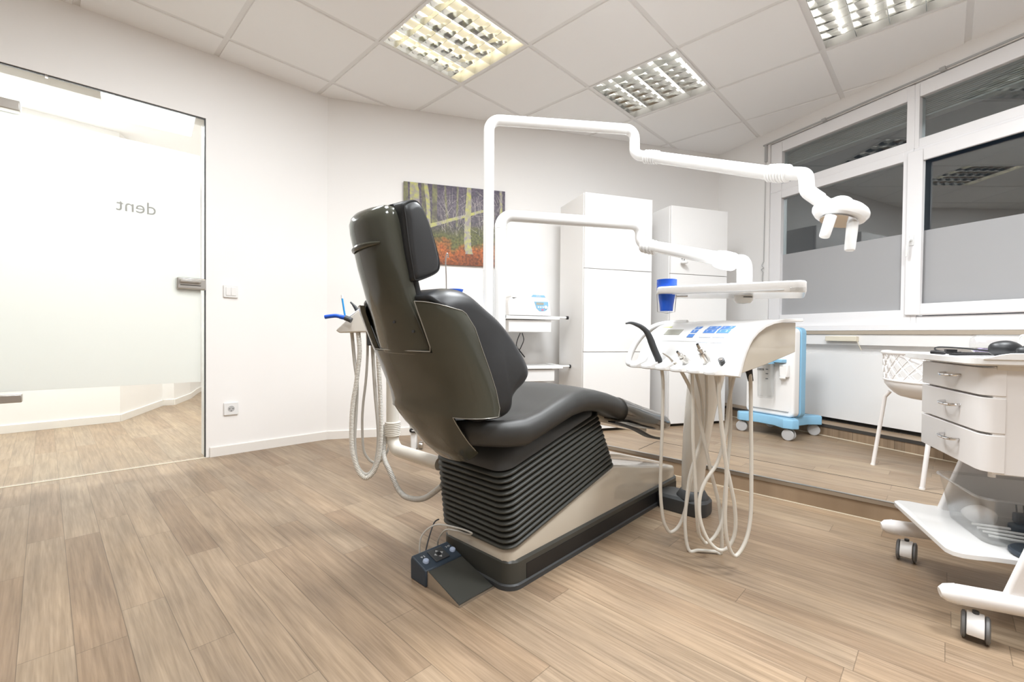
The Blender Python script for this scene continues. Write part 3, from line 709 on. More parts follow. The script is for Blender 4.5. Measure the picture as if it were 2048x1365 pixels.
# head cushion
pol = smooth_poly([(-0.338,1.120),(-0.312,1.128),(-0.290,1.112),(-0.262,1.062),(-0.238,1.000),(-0.232,0.965),(-0.245,0.945),(-0.288,0.925),(-0.315,0.920),(-0.322,0.945),(-0.334,1.0),(-0.345,1.07),(-0.350,1.105)],4)
hc = puff(TC, pol, VC-0.125, VC+0.125, 0.022, 6, 2, 0.004).build('head_cushion','leather',chair,smooth=60)
for sg in (-1,1):
    pp = inset_poly(pol, 0.004); MB(TC).tube([(a, VC+sg*0.117, b) for a,b in pp],0.0028,6,closed=True).build('piping','black',hc)
# back cushion
pol = smooth_poly([(-0.302,0.872),(-0.290,0.890),(-0.25,0.903),(-0.19,0.899),(-0.13,0.866),(-0.070,0.830),(-0.018,0.785),(0.026,0.738),(0.062,0.692),(0.072,0.660),(0.052,0.632),(0.014,0.608),(-0.006,0.585),(-0.012,0.552),(-0.040,0.538),(-0.09,0.537),(-0.135,0.540),(-0.160,0.57),(-0.185,0.64),(-0.222,0.74),(-0.262,0.83)],4)
puff(TC, pol, VC-0.200, VC+0.200, 0.055, 8, 3, 0.002).build('back_cushion','leather',chair,smooth=60)
# seat
sec = []
SE = [ # u, top z at the rim, bottom z, half width, crown
 (-0.165,0.525,0.490,0.07,-0.01),(-0.155,0.535,0.475,0.115,-0.015),(-0.13,0.540,0.466,0.158,-0.02),(-0.10,0.538,0.462,0.188,-0.022),(-0.05,0.535,0.456,0.218,-0.022),(0.01,0.536,0.452,0.238,-0.02),(0.08,0.547,0.470,0.238,-0.016),(0.18,0.576,0.496,0.238,-0.008),(0.25,0.593,0.512,0.236,0.0),(0.32,0.598,0.518,0.235,0.006),(0.40,0.588,0.512,0.234,0.008),(0.48,0.570,0.493,0.232,0.008),(0.54,0.553,0.472,0.230,0.007),(0.60,0.534,0.452,0.227,0.006),(0.615,0.527,0.452,0.220,0.005)]
for u, zt, zb, hw, cr_ in SE:
    r = min(0.036,(zt-zb)*0.46); pts = []
    top = []
    for k in range(17):
        t = -1+2*k/16; top.append((u, VC+t*(hw-r), zt+cr_*(1-t*t)))
    side = [(u, VC+hw-r+r*math.sin(a), zt-r+r*math.cos(a)) for a in [PI*k/10 for k in range(1,10)]]
    # lower roll
    side = [(u, VC+hw-r+r*math.sin(PI*k/10), (zt+zb)/2+((zt-zb)/2)*math.cos(PI*k/10)) for k in range(1,10)]
    bot = [(u, VC+hw-r-(2*(hw-r))*k/8, zb) for k in range(9)]
    sidel = [(u, VC-hw+r-r*math.sin(PI*k/10), (zt+zb)/2-((zt-zb)/2)*math.cos(PI*k/10)) for k in range(1,10)]
    sec.append(top+side+bot+sidel)
seat = MB(TC).loft(sec).build('seat_cushion','seatlea',chair,smooth=60)
# foot cover: thin clear plastic over the leg rest
FS = [(0.59,0.542,0.446,0.232),(0.64,0.526,0.436,0.229),(0.72,0.503,0.412,0.225),(0.80,0.480,0.392,0.221),(0.88,0.458,0.374,0.218),(0.96,0.436,0.356,0.214),(1.02,0.420,0.346,0.208),(1.06,0.407,0.342,0.196),(1.085,0.394,0.346,0.175),(1.095,0.380,0.356,0.150)]
def sect(u, zt, zb, hw, g=0.0):
    out = []; h2 = (zt-zb)/2+g; zc = (zt+zb)/2; r = h2
    for k in range(13): a = PI*k/12; out.append((u, VC+(hw+g)-r+r*math.sin(a), zc+h2*math.cos(a)))
    for k in range(13): a = PI*k/12; out.append((u, VC-(hw+g)+r-r*math.sin(a), zc-h2*math.cos(a)))
    return out
lr = MB(TC).loft([sect(u,zt-0.004,zb+0.004,hw-0.004,-0.002) for u,zt,zb,hw in FS]).build('leg_rest','seatlea',chair,smooth=60)
random.seed(3)
rings = []
for i,(u,zt,zb,hw) in enumerate(FS):
    rg = sect(u,zt,zb,hw,0.002); rings.append([(a,b,c_+random.uniform(-0.0025,0.0025)) for a,b,c_ in rg])
MB(TC).loft(rings,caps=False).build('clear_cover','wrap',lr,smooth=80)
MB(TC).loft([[(0.45,VC-0.13,0.47),(0.45,VC+0.13,0.47),(0.45,VC+0.13,0.50),(0.45,VC-0.13,0.50)],[(0.98,VC-0.12,0.332),(0.98,VC+0.12,0.332),(0.98,VC+0.12,0.372),(0.98,VC-0.12,0.372)]]).build('leg_rest_support','beige',lr,bevel=0.006)
mb = MB(TC); sp = spline([(0.55,VC-0.2,0.452),(0.70,VC-0.215,0.405),(0.85,VC-0.205,0.350),(0.98,VC-0.19,0.318)],6)
mb.loft([[(p.x,p.y-0.002,p.z-0.005-0.004*i/18),(p.x,p.y+0.03,p.z-0.005-0.004*i/18),(p.x,p.y+0.03,p.z),(p.x,p.y-0.002,p.z+0.003)] for i,p in enumerate(sp)]); mb.build('loose_strap','black',lr)
#NEXT
def at(x, y, Yd):
    """the point on the sight line of photo pixel (x, y) that lies Yd metres in front of the photographer"""
    d = _R.transposed() @ Vector(((x-1024)/900.4, (y-682)/900.4, 1.0)); return Vector((0,0,EYE))+d*(Yd/d.y)
def chain(pts, y0, y1, zmin=0.0): 
    n = len(pts); out = []
    for i, (x, y) in enumerate(pts):
        p = at(x, y, y0+(y1-y0)*i/(n-1)); p.z = max(p.z, zmin); out.append(p)
    return out

# ================================================================== foot control
fc = empty('foot_control', TC @ Vector((-0.08,0.16,0)), 'dark foot control with two pale round buttons and steel ramp on the floor', 'foot control')
mb = MB(TC); mb.prism([(0.055,0.002),(0.205,0.002),(0.205,0.048),(0.055,0.006)], -0.150, -0.012, 'yz'); ramp = mb.build('ramp','skirt',fc,bevel=0.001)
mb = MB(TC); mb.prism([(0.052,0.0),(0.206,0.0),(0.206,0.050),(0.203,0.052),(0.052,0.0075)], -0.153, -0.150, 'yz'); mb.box(-0.153,-0.012,0.051,0.055,0,0.0075); mb.build('steel_edge','steel',ramp,smooth=0)
hs = MB(TC).prism([(0.204,0.0),(0.285,0.0),(0.287,0.060),(0.281,0.074),(0.204,0.052)], -0.158, -0.012, 'yz').build('housing','navy',fc,bevel=0.004)
nrm = Vector((0,0.012,0.053)).normalized()
def onh(u, t, h=0.0): # t 0..1 across the sloping top from far (0.268) to near (0.215)
    return Vector((u, 0.281-0.077*t, 0.0745-0.022*t))
FH = face_frame(TC @ onh(-0.08,0.5), TC.to_3x3() @ Vector((1,0,0)), TC.to_3x3() @ Vector((0,-0.96,-0.27)))
FH = face_frame(TC @ onh(-0.08,0.5), TC.to_3x3() @ Vector((0,-0.96,-0.27)), TC.to_3x3() @ Vector((1,0,0)))
FH = face_frame(TC @ onh(-0.08,0.5), TC.to_3x3() @ Vector((1,0,0)), TC.to_3x3() @ Vector((0,0.96,0.27)))
MB(FH).box(-0.028,0.028,-0.026,0.026,0,0.004).build('direction_pad','char',hs,bevel=0.002)
mb = MB(FH)
for sx, sy in ((1,0),(-1,0),(0,1),(0,-1)):
    a = Vector((sx,sy,0)); b = Vector((-sy,sx,0)); p_ = [a*0.018, a*0.010+b*0.006, a*0.010-b*0.006]
    mb.loft([[(q.x,q.y,0.004) for q in p_],[(q.x,q.y,0.0046) for q in p_]])
mb.build('arrow','greyfab',hs,smooth=0); MB(FH).box(-0.006,0.006,-0.006,0.006,0.004,0.006).build('pad_centre','black',hs,bevel=0.002)
for x in (-0.054,0.054): MB(FH).lathe([(0.010,-0.001),(0.010,0.004),(0.008,0.007),(0.003,0.008)],(x,-0.006,0),20).build('round_button','button',hs)
text('lettering','S A',face_frame(FH @ Vector((-0.050,0.017,0.0003)),FH.to_3x3() @ Vector((-1,0,0)),FH.to_3x3() @ Vector((0,-1,0))),0.011,'white',hs,0.0002)
text('lettering','O C',face_frame(FH @ Vector((0.050,0.017,0.0003)),FH.to_3x3() @ Vector((-1,0,0)),FH.to_3x3() @ Vector((0,-1,0))),0.010,'white',hs,0.0002)
cpts = [TC @ Vector(p) for p in ((-0.11,0.284,0.03),(-0.115,0.296,0.06),(-0.105,0.30,0.115),(-0.07,0.27,0.150),(-0.035,0.20,0.150),(-0.02,0.15,0.145),(-0.018,0.165,0.135),(-0.022,0.22,0.13),(-0.03,0.27,0.12),(-0.03,0.31,0.07),(-0.015,0.325,0.02))]
MB().tube(spline(cpts,8),0.0028,8).build('control_cable','hose',fc)
cpts = [TC @ Vector(p) for p in ((-0.09,0.286,0.035),(-0.085,0.305,0.05),(-0.06,0.32,0.09),(-0.02,0.345,0.12),(-0.004,0.338,0.13))]
MB().tube(spline(cpts,8),0.0025,8).build('control_cable','char',fc)

# ================================================================== spittoon behind the chair
sp_ = empty('spittoon_unit', (-0.27,2.12,0), 'white spittoon unit with a thin upright water spout, hidden behind the chair back', 'spittoon')
mb = MB(frame((-0.21,2.14),(math.cos(CA),math.sin(CA)))); prf = [(0.08,0.0),(0.085,0.25),(0.10,0.60),(0.105,0.86),(0.095,0.905),(0.07,0.91),(0.06,0.885),(0.02,0.88)]
mb.lathe(prf,(0,0,0),32); mb.build('unit_body','white',sp_)
pth = [at(893,600,2.05), at(892.5,560,2.05), at(891.5,530,2.05), at(892,514,2.05), at(894,507,2.05), at(896,509,2.05), at(896,515,2.05)]
pth[0].z = 0.88
MB().tube(spline(pth,6),0.0028,8).build('water_spout','chrome',sp_)
def cup(name, c, label, group=None, r0=0.024, r1=0.034, h=0.085, lab=None):
    mb = MB(); prof = [(r0*0.2,0.0),(r0,0.0),(r0+0.001,0.004)]+[(r0+(r1-r0)*t,0.004+(h-0.012)*t) for t in (0.25,0.5,0.75,1)]+[(r1+0.0030,h-0.0035),(r1+0.0030,h),(r1-0.0005,h),(r1-0.0008,h-0.006)]+[(r0+(r1-r0)*t-0.001,0.006+(h-0.012)*t) for t in (0.75,0.4,0.1)]+[(r0*0.2,0.003)]
    mb.lathe(prof,c,28); o = mb.build(name,'blue'); tag(o,label,'cup',group); o.location = (0,0,0); return o
c_ = at(911,586,2.13); c_.z = 0.911
cup('drinking_cup',(c_.x,c_.y,0.911),'blue plastic cup standing on the spittoon behind the chair back')

# ================================================================== operating lamp on its tall pole
lp = empty('operating_lamp', (at(978,600,2.1).x,2.1,0), 'white operating lamp with two handles on the tall upper swing arm', 'dental lamp')
P0 = at(978,640,2.1); P0.z = 0.0; P1 = at(978,239,2.1); PX = P1.z
P2 = at(1269,262,2.19); P2.z = PX; P3 = at(1269,311,2.19); P4 = at(1300,312.5,2.165)
MB().tube(fillet([P0,P1,P2,P3,P4],[0,0.05,0.045,0.04,0]),0.0245,20).build('pole','white',lp)
MB().lathe([(0.05,0),(0.05,0.012),(0.03,0.02)],(P0.x,P0.y,0),24).build('pole_foot','white',lp)
A0 = at(1298,312.5,2.165); A1 = at(1546,347,1.73)
MB().tube([A0,A1],0.0265,20).build('spring_arm','white',lp)
def collar(a, b, r, n, par, name='bellows_joint', rr_=0.005):
    mb = MB(); a, b = Vector(a), Vector(b); d = (b-a).normalized(); q = d.to_track_quat('Z','Y').to_matrix()
    for k in range(n):
        c = a+(b-a)*((k+0.5)/n); rad = r*(1-0.06*abs(2*k/(n-1)-1))
        ring = [c+q @ Vector((rad*math.cos(2*PI*j/24),rad*math.sin(2*PI*j/24),0)) for j in range(24)]
        mb.tube(ring, rr_, 8, closed=True)
    mb.tube([a,b], r-0.001, 20); return mb.build(name,'white',par)
collar(at(1289,313,2.17),at(1318,315,2.13),0.028,6,lp)
collar(at(1537,346,1.745),at(1578,347,1.68),0.030,7,lp)
E0 = at(1570,347,1.69); E1 = at(1612,348,1.63); E2 = at(1614,382,1.60); E3 = at(1640,400,1.58)
MB().tube(fillet([E0,E1,E2,E3],[0,0.035,0.03,0]),0.0245,20).build('end_elbow','white',lp)
# tapering flat link to the head
la, lb = at(1622,386,1.59), at(1682,422,1.52); d = (lb-la).normalized(); sx = d.cross(Vector((0,0,1))).normalized(); sz = sx.cross(d)
rg = []
for t, wx, wz in ((-0.05,0.020,0.021),(0.1,0.022,0.022),(0.35,0.019,0.018),(0.7,0.016,0.015),(0.9,0.018,0.017),(1.0,0.018,0.017)):
    c = la+(lb-la)*t; rg.append([tuple(c+sx*wx*math.cos(2*PI*k/20)+sz*wz*math.sin(2*PI*k/20)) for k in range(20)])
MB().loft(rg).build('lamp_link','white',lp)
# lamp head: an oval dish, axis tilted
hc_ = at(1681,425,1.50); TLH = Matrix.Translation(hc_) @ Matrix.Rotation(math.radians(-14),4,'Z') @ Matrix.Rotation(math.radians(14),4,'Y') @ Matrix.Rotation(math.radians(-14),4,'X')
rings = []
for t, k in ((-0.030,0.10),(-0.028,0.62),(-0.020,0.88),(-0.006,0.99),(0.004,1.0),(0.014,0.95),(0.024,0.82),(0.030,0.60),(0.034,0.25),(0.035,0.05)):
    rings.append([(0.084*k*math.cos(2*PI*j/36),0.056*k*math.sin(2*PI*j/36),t) for j in range(36)])
hd_ = MB(TLH).loft(rings).build('lamp_head','white',lp)
MB(TLH).lathe([(0.002,0),(0.030,0.001),(0.032,0.008),(0.028,0.012),(0.002,0.013)],(-0.004,0,0.033),28).build('top_cap','white',hd_)
mb = MB(TLH); mb.loft([[(0.056*math.cos(2*PI*j/28),0.040*math.sin(2*PI*j/28),-0.0305) for j in range(28)],[(0.056*math.cos(2*PI*j/28),0.040*math.sin(2*PI*j/28),-0.033) for j in range(28)]]); mb.build('lamp_lens','chrome',hd_)
mb = MB(TLH); mb.loft([[(0.062,-0.020,0.014),(0.077,-0.012,0.009),(0.077,0.016,0.009),(0.062,0.024,0.014)],[(0.063,-0.020,0.0200),(0.079,-0.012,0.0135),(0.079,0.016,0.0135),(0.063,0.024,0.0200)]]); mb.build('end_sticker','cream',hd_,smooth=0)
mb = MB(TLH); mb.loft([[(0.060,-0.026,0.012),(0.072,-0.020,0.008),(0.072,-0.002,0.010),(0.061,-0.002,0.014)],[(0.061,-0.028,0.0165),(0.074,-0.022,0.0115),(0.075,-0.002,0.0165),(0.063,-0.002,0.0215)]]); mb.build('green_mark','green',hd_,smooth=0)
for (xa,ya,xb,yb,yd) in ((1662,432,1648,475,1.46),(1706,440,1699,502,1.48)):
    a, b = at(xa,ya,yd), at(xb,yb,yd); MB().tube([a+(b-a)*t for t in (0,0.3,0.9,0.97,1)],[0.0165,0.0165,0.0155,0.0145,0.011],16).build('handle','white',hd_)

# ================================================================== tray arm (second pole), tray, cups
ta = empty('tray_arm', (at(1001,600,2.1).x,2.1,0), 'lower white swing arm carrying the flat instrument tray', 'swing arm')
Q0 = at(1001,640,2.1); Q0.z = 0; Q1 = at(1001,430,2.1); Q2 = at(1281,452,2.26); Q2.z = Q1.z; Q3 = at(1281,486,2.26); Q4 = at(1303,492,2.23)
MB().tube(fillet([Q0,Q1,Q2,Q3,Q4],[0,0.055,0.05,0.04,0]),0.0265,20).build('pole','white',ta)
MB().lathe([(0.05,0),(0.05,0.012),(0.03,0.02)],(Q0.x,Q0.y,0),24).build('pole_foot','white',ta)
mb = MB()
for yy in (458,): c = at(1001,458,2.1); mb.lathe([(0.0268,0),(0.0268,0.0015)],(c.x,c.y,c.z),24)
mb.build('joint_line','greyfab',ta)
B0, B1 = at(1298,491,2.24), at(1450,520,1.74)
MB().tube([B0,B1],0.0275,20).build('spring_arm','white',ta)
collar(at(1285,490,2.25),at(1312,496,2.20),0.032,4,ta,rr_=0.006)
collar(at(1436,518,1.78),at(1466,524,1.70),0.032,6,ta,rr_=0.005)
T0, T1 = at(1462,523,1.70), at(1489,523,1.60); T2 = at(1489,568,1.60)
MB().tube(fillet([T0,T1,T2],[0,0.032,0]),0.0255,20).build('end_elbow','white',ta)
c = at(1489,545,1.60); MB().lathe([(0.0258,0),(0.0258,0.0015)],(c.x,c.y,c.z),24).build('joint_line','greyfab',ta)
TZ = 0.934
pL = Vector((0.515,1.625)); pR = Vector((0.905,1.385)); TT_ = frame(pL,(pR-pL)); LT = (pR-pL).length
mb = MB(TT_); out = rrect(0,LT,0,0.27,0.03,6)
mb.loft([[(a,b,TZ+0.004-0.014*a/LT) for a,b in inset_poly(out,0.004)],[(a,b,TZ+0.009-0.014*a/LT) for a,b in out],[(a,b,TZ+0.024) for a,b in out],[(a,b,TZ+0.028) for a,b in inset_poly(out,0.004)],[(a,b,TZ+0.028) for a,b in inset_poly(out,0.010)],[(a,b,TZ+0.018) for a,b in inset_poly(out,0.014)]])
tr = mb.build('tray','white',ta,smooth=40)
MB(TT_).box(LT-0.045,LT-0.004,-0.003,0.0,TZ-0.008,TZ+0.006).build('clear_end_grip','clearbox',tr,bevel=0.001)
MB(TT_).box(0.06,LT-0.06,-0.002,0.002,TZ-0.002,TZ+0.0).build('edge_line','greyfab',tr,smooth=0)
hub = at(1487,590,1.60); MB().lathe([(0.004,-0.030),(0.022,-0.028),(0.030,-0.018),(0.032,0.0),(0.032,0.01)],(hub.x,hub.y,TZ-0.003),28).build('hub','ivory',tr)
MB().box(hub.x-0.016,hub.x+0.014,hub.y-0.034,hub.y-0.030,TZ-0.012,TZ-0.009).build('hub_slot','gap',tr,smooth=0)
ctr = at(1333,600,1.66)
mb = MB(); ring = [(ctr.x+0.0335*math.cos(2*PI*j/24),ctr.y+0.0335*math.sin(2*PI*j/24),TZ+0.006) for j in range(24)]; mb.tube(ring,0.0025,8,closed=True)
mb.tube([(ctr.x-0.036,ctr.y,TZ+0.004),(ctr.x-0.033,ctr.y,TZ-0.060),(ctr.x+0.0,ctr.y,TZ-0.066),(ctr.x+0.031,ctr.y,TZ-0.060),(ctr.x+0.036,ctr.y,TZ+0.004)],0.0015,8)
mb.tube([(ctr.x+0.03,ctr.y-0.01,TZ-0.004),(ctr.x+0.07,ctr.y-0.02,TZ-0.004)],0.003,8); mb.build('cup_holder','steel',tr)
for k in range(9):
    cup('drinking_cup',(ctr.x,ctr.y,TZ-0.058+0.0042*k),('lowest of the nested blue cups, its body hanging below the tray','second lowest cup of the nested blue stack in the tray holder','third rim from the bottom in the nested blue cup stack','fourth rim from the bottom in the nested blue cup stack','middle rim of the nine nested blue cups in the tray holder','fourth rim from the top in the nested blue cup stack','third rim from the top in the nested blue cup stack','second rim from the top in the nested blue cup stack','topmost blue cup of the nested stack in the tray holder')[k],'nested blue cups in the tray holder',0.022,0.0325,0.082)

# ================================================================== dentist's element: column, control head, instruments
un = empty('instrument_unit', (0.80,1.965,0), 'white dentist control unit with blue keys on a beige column', 'instrument unit')
rg = rrect(0.965,1.105,-0.225,0.0,0.05,6); bx_ = MB(TC).loft([[(a,b,0) for a,b in inset_poly(rg,0.004)],[(a,b,0.012) for a,b in rg],[(a,b,0.058) for a,b in rg],[(a,b,0.070) for a,b in inset_poly(rg,0.010)]]).build('base_box','char',un)
MB(TC).lathe([(0.068,0.066),(0.068,0.072),(0.052,0.098),(0.045,0.102)],(1.035,-0.150,0),28).build('base_cone','char',bx_)
rings = []
cb = TC @ Vector((1.035,-0.150,0)); 
for t in range(13):
    k = t/12; z = 0.098+k*0.60; cx__ = cb.x+0.045*k**1.6; cy__ = cb.y-0.06*k**2; r = 0.045+0.032*k**1.3
    rings.append([(cx__+r*1.05*math.cos(2*PI*j/24),cy__+r*math.sin(2*PI*j/24),z) for j in range(24)])
MB().loft(rings).build('column','ivory',un)
UF = frame((0.479,1.813),(0.42,-0.906))       # x along the front edge, y backwards
PROF = [(-0.012,0.664),(-0.006,0.682),(0.004,0.712),(0.016,0.740),(0.030,0.764),(0.048,0.786),(0.072,0.806),(0.105,0.824),(0.145,0.836),(0.19,0.842),(0.24,0.845),(0.289,0.847)]
inn = [(y+0.010 if i < 5 else y+0.004, z-0.004 if i < 5 else z-0.011) for i,(y,z) in enumerate(PROF)]
hd2 = MB(UF).prism(PROF+inn[::-1],0.045,0.505,'yz').build('front_shell','white',un,bevel=0.002,smooth=40)
body = [(0.000,0.668),(0.008,0.700),(0.020,0.735),(0.034,0.758),(0.052,0.779),(0.076,0.797),(0.108,0.813),(0.145,0.824),(0.19,0.830),(0.272,0.833),(0.272,0.736),(0.14,0.700)]
MB(UF).prism(body,0.055,0.492,'yz').build('side_body','beige',un,bevel=0.002,smooth=40)
MB(UF).prism([(a,b) for a,b in ((0.10,0.70),(0.27,0.72),(0.27,0.66),(0.14,0.66))],0.16,0.34,'yz').build('neck_mount','ivory',un,bevel=0.008)
# grip loop at the left end
gp = [(0.11,0.19,0.838),(0.05,0.165,0.836),(0.018,0.12,0.826),(0.000,0.07,0.797),(-0.008,0.030,0.752),(-0.010,0.004,0.705),(-0.004,-0.008,0.680),(0.012,-0.012,0.672),(0.05,-0.012,0.672),(0.10,-0.010,0.672)]
MB(UF).tube(spline(gp,7),0.0125,12).build('grip_loop','white',un)
# instrument cradles with slots
LX = [0.078,0.145,0.219,0.293,0.366,0.432]
for k, x in enumerate(LX):
    w_ = 0.026 if 0 < k < 5 else 0.022
    mb = MB(UF); mb.loft([[(x-w_,0.015,0.722),(x-w_,-0.020,0.690),(x-w_,-0.052,0.678),(x-w_,-0.052,0.664),(x-w_,0.012,0.660)],
             [(x-w_*0.35,0.010,0.705),(x-w_*0.35,-0.020,0.684),(x-w_*0.35,-0.056,0.675),(x-w_*0.35,-0.056,0.663),(x-w_*0.35,0.012,0.659)],
             [(x+w_*0.35,0.010,0.705),(x+w_*0.35,-0.020,0.684),(x+w_*0.35,-0.056,0.675),(x+w_*0.35,-0.056,0.663),(x+w_*0.35,0.012,0.659)],
             [(x+w_,0.015,0.722),(x+w_,-0.020,0.690),(x+w_,-0.052,0.678),(x+w_,-0.052,0.664),(x+w_,0.012,0.660)]])
    mb.build('instrument_cradle','white',un,bevel=0.003,smooth=40)
def panel(x, t):
    """frame on the curved front: x along, t in metres up the curve from the lower edge"""
    acc = 0
    for (y0,z0),(y1,z1) in zip(PROF,PROF[1:]):
        L_ = math.hypot(y1-y0,z1-z0)
        if acc+L_ >= t: k = (t-acc)/L_; return face_frame(UF @ Vector((x,y0+(y1-y0)*k,z0+(z1-z0)*k)), UF.to_3x3() @ Vector((1,0,0)), UF.to_3x3() @ Vector((0,y1-y0,z1-z0)))
        acc += L_
def pad(name, x, t, w_, h_, m, th=0.0014, sk=0.0):
    F = panel(x, t); return MB(F).loft([[(-w_/2-sk,-h_/2,-0.001),(w_/2-sk,-h_/2,-0.001),(w_/2+sk,h_/2,-0.001),(-w_/2+sk,h_/2,-0.001)],[(-w_/2-sk,-h_/2,th),(w_/2-sk,-h_/2,th),(w_/2+sk,h_/2,th),(-w_/2+sk,h_/2,th)]]).build(name,m,un,smooth=0)
pad('panel_joint',0.275,0.112,0.37,0.0016,'greyfab',0.0006)
pad('display',0.165,0.157,0.076,0.030,'lcd',0.002)
pad('brand_strip',0.100,0.196,0.050,0.007,'yellowmark',0.0008)
for t in (0.186,0.162,0.138): pad('key',0.262,t,0.026,0.017,'key')
for x0 in (0.316,0.372):
    for t in (0.186,0.162):
        for dx in (0,0.0245): pad('key',x0+dx,t,0.0235,0.019,'key')
    for t in (0.138,0.116):
        for dx in (0,0.0245): pad('key',x0+dx,t,0.0235,0.016,'keyL')
for x, t, s_ in ((0.262,0.186,'III'),(0.262,0.162,'E'),(0.316,0.186,'K'),(0.3405,0.186,'Z'),(0.372,0.186,'S'),(0.3965,0.186,'P'),(0.316,0.162,'T'),(0.3405,0.162,'V'),(0.372,0.162,'1'),(0.3965,0.162,'2')):
    F = panel(x,t) @ Matrix.Translation((0,0,0.0015)); text('key_symbol',s_,F,0.012,'white',un,0.0002)
for i in range(3):
    for j in range(3):
        if (i,j) != (1,1): pad('panel_dot',0.437+0.016*i,0.176+0.014*j-0.01,0.0025,0.0025,'greyfab',0.0004)
# instruments: each with its own hose
def hose_path(pts, y0, y1): return spline(chain(pts,y0,y1,0.008),6)
w1_ = empty('curing_light', at(1318,722,1.66), 'long curved dark grey wand at the left end of the control unit', 'dental instrument', 'instruments in the control unit')
pp = spline([at(1319,724,1.66),at(1308,698,1.655),at(1296,668,1.65),at(1284,655,1.64),at(1270,648,1.63),at(1260,645.5,1.62),at(1252,647,1.61)],6); n = len(pp)
MB().tube(pp,[0.0125-0.0095*(max(0,i/(n-1)-0.25)/0.75)**0.8 for i in range(n)],14).build('wand','char',w1_)
MB().tube(hose_path([(1320,726),(1323,736.5),(1326,770),(1324.6,852),(1322,918),(1321,984),(1326,1036),(1334,1058),(1343,1064.5),(1359,1050),(1371,1017),(1379,970.6),(1392,924),(1404,885),(1412,835),(1413.6,786),(1412.6,750)],1.66,1.72),0.0062,10).build('hose','hoseL',w1_)
w2_ = empty('air_syringe', at(1342,720,1.59), 'very thin steel tip beside the dark wand', 'dental instrument', 'instruments in the control unit')
MB().tube([at(1345,722,1.59),at(1338,715,1.59),at(1331,710,1.59),at(1325,706,1.59)],[0.006,0.004,0.003,0.0018],10).build('tip','steel',w2_)
MB().tube(hose_path([(1348,724),(1356,732),(1361,740),(1384,786),(1404,862),(1422,944),(1438,1010),(1443,1066),(1442,1122),(1432,1145),(1417,1155),(1395.5,1143.7),(1377,1106),(1370,1050),(1374,994),(1381,947.5),(1394,905),(1405,862),(1404,800),(1392,746)],1.57,1.66),0.0062,10).build('hose','hoseL',w2_)
def handpiece(name, label, base, tip, yd, r, hose, y0, y1, ferr=None):
    t = empty(name, at(*base,yd), label, 'dental instrument', 'instruments in the control unit')
    a, b = at(*base,yd), at(*tip,yd-0.01); ks = (0,0.35,0.55,0.56,0.68,0.69,0.78,0.8,0.92,1.0); rs = (1,1,0.95,0.6,0.6,0.72,0.72,0.45,0.42,0.35)
    MB().tube([a+(b-a)*k for k in ks],[r*k for k in rs],14).build('body','steel',t)
    MB().tube([b,b+(b-a).normalized()*0.003],r*0.3,10).build('socket','black',t)
    MB().tube(hose_path(hose,y0,y1),0.006,10).build('hose','hoseL',t)
    if ferr: MB().tube([at(*p,q) for p,q in ferr],0.0085,12).build('ferrule','black',t)
    return t
handpiece('handpiece','short steel motor coupling in the third cradle of the control unit',(1377,728),(1355,704),1.54,0.0125,[(1380,732),(1384,746),(1385.6,819),(1386,880),(1390,950),(1393,1017),(1397,1063),(1405,1080),(1413.6,1086),(1432,1069.5),(1445,1036.5),(1450,984),(1455,931),(1461,852),(1460,753)],1.53,1.60,[((1381,738),1.53),((1382,746),1.53)])
handpiece('handpiece','taller steel motor coupling in the fourth cradle of the control unit',(1416,726),(1395,689),1.47,0.0135,[(1420,732),(1428,742),(1432,750),(1440,819),(1448,905),(1461.5,970.6),(1469.7,1017),(1469.7,1066),(1455,1096),(1435,1099),(1413.6,1076),(1400,1036.5),(1400,993.7),(1412,960.7),(1435,924.4),(1451.6,865),(1458,802),(1468,753)],1.46,1.54)
t_ = empty('instrument_coupling', at(1443,722,1.41), 'dark round empty coupling in the rightmost cradle', 'dental instrument', 'instruments in the control unit')
a = at(1445,727,1.41); b = at(1442,719,1.40); MB().tube([a,b],0.0095,16).build('socket','char',t_); MB().tube([b,b+(b-a).normalized()*0.002],0.006,8).build('pins','chrome',t_)
MB().tube(hose_path([(1447,731),(1440,745),(1438,790),(1441.7,835),(1449,900),(1453,951),(1450,1036.5),(1456.5,1089),(1471,1112),(1491,1082.7),(1501,1033),(1502.7,951),(1502,852),(1501,759.6),(1498,742)],1.41,1.50),0.006,10).build('hose','hoseL',t_)
MB().tube([at(1497,738,1.5),at(1499,748,1.5),at(1501.5,762,1.5)],[0.012,0.010,0.0085],14).build('ferrule','black',t_)

# ================================================================== assistant element
an = empty('assistant_unit', (at(785,870,1.8).x,1.8,0), 'ivory assistant column and hose tray at the left of the chair', 'assistant unit')
pe = TC @ Vector((0.02,0.335,0.31)); pa_ = at(785,897,1.8); pa_.z = 0.322
pe = at(880,906,1.62); pe.z = 0.315
pt_ = at(785,640,1.8)
col_ = MB().tube(fillet([pe,pa_,pt_],[0,0.05,0],10),0.0245,20).build('column','ivory',an)
for (y0_, y1_, nn) in ((670,712,9),(843,871,8)):
    a, b = at(785,y0_,1.8), at(785,y1_,1.8); a.x = b.x = pa_.x; a.y = b.y = 1.8
    mb = MB(); 
    for k in range(nn):
        c = a+(b-a)*((k+0.5)/nn); mb.tube([(c.x+0.0275*math.cos(2*PI*j/24),c.y+0.0275*math.sin(2*PI*j/24),c.z) for j in range(24)],0.0042,8,closed=True)
    mb.tube([a,b],0.0265,20); mb.build('bellows_sleeve','ivory',col_)
kn = at(784,737,1.77); MB().tube([kn,kn+Vector((-0.004,-0.016,0))],0.017,18).build('round_button','white',col_)
MB().tube([at(784,744,1.755),at(784,757,1.755)],0.003,8).build('latch_pin','black',col_)
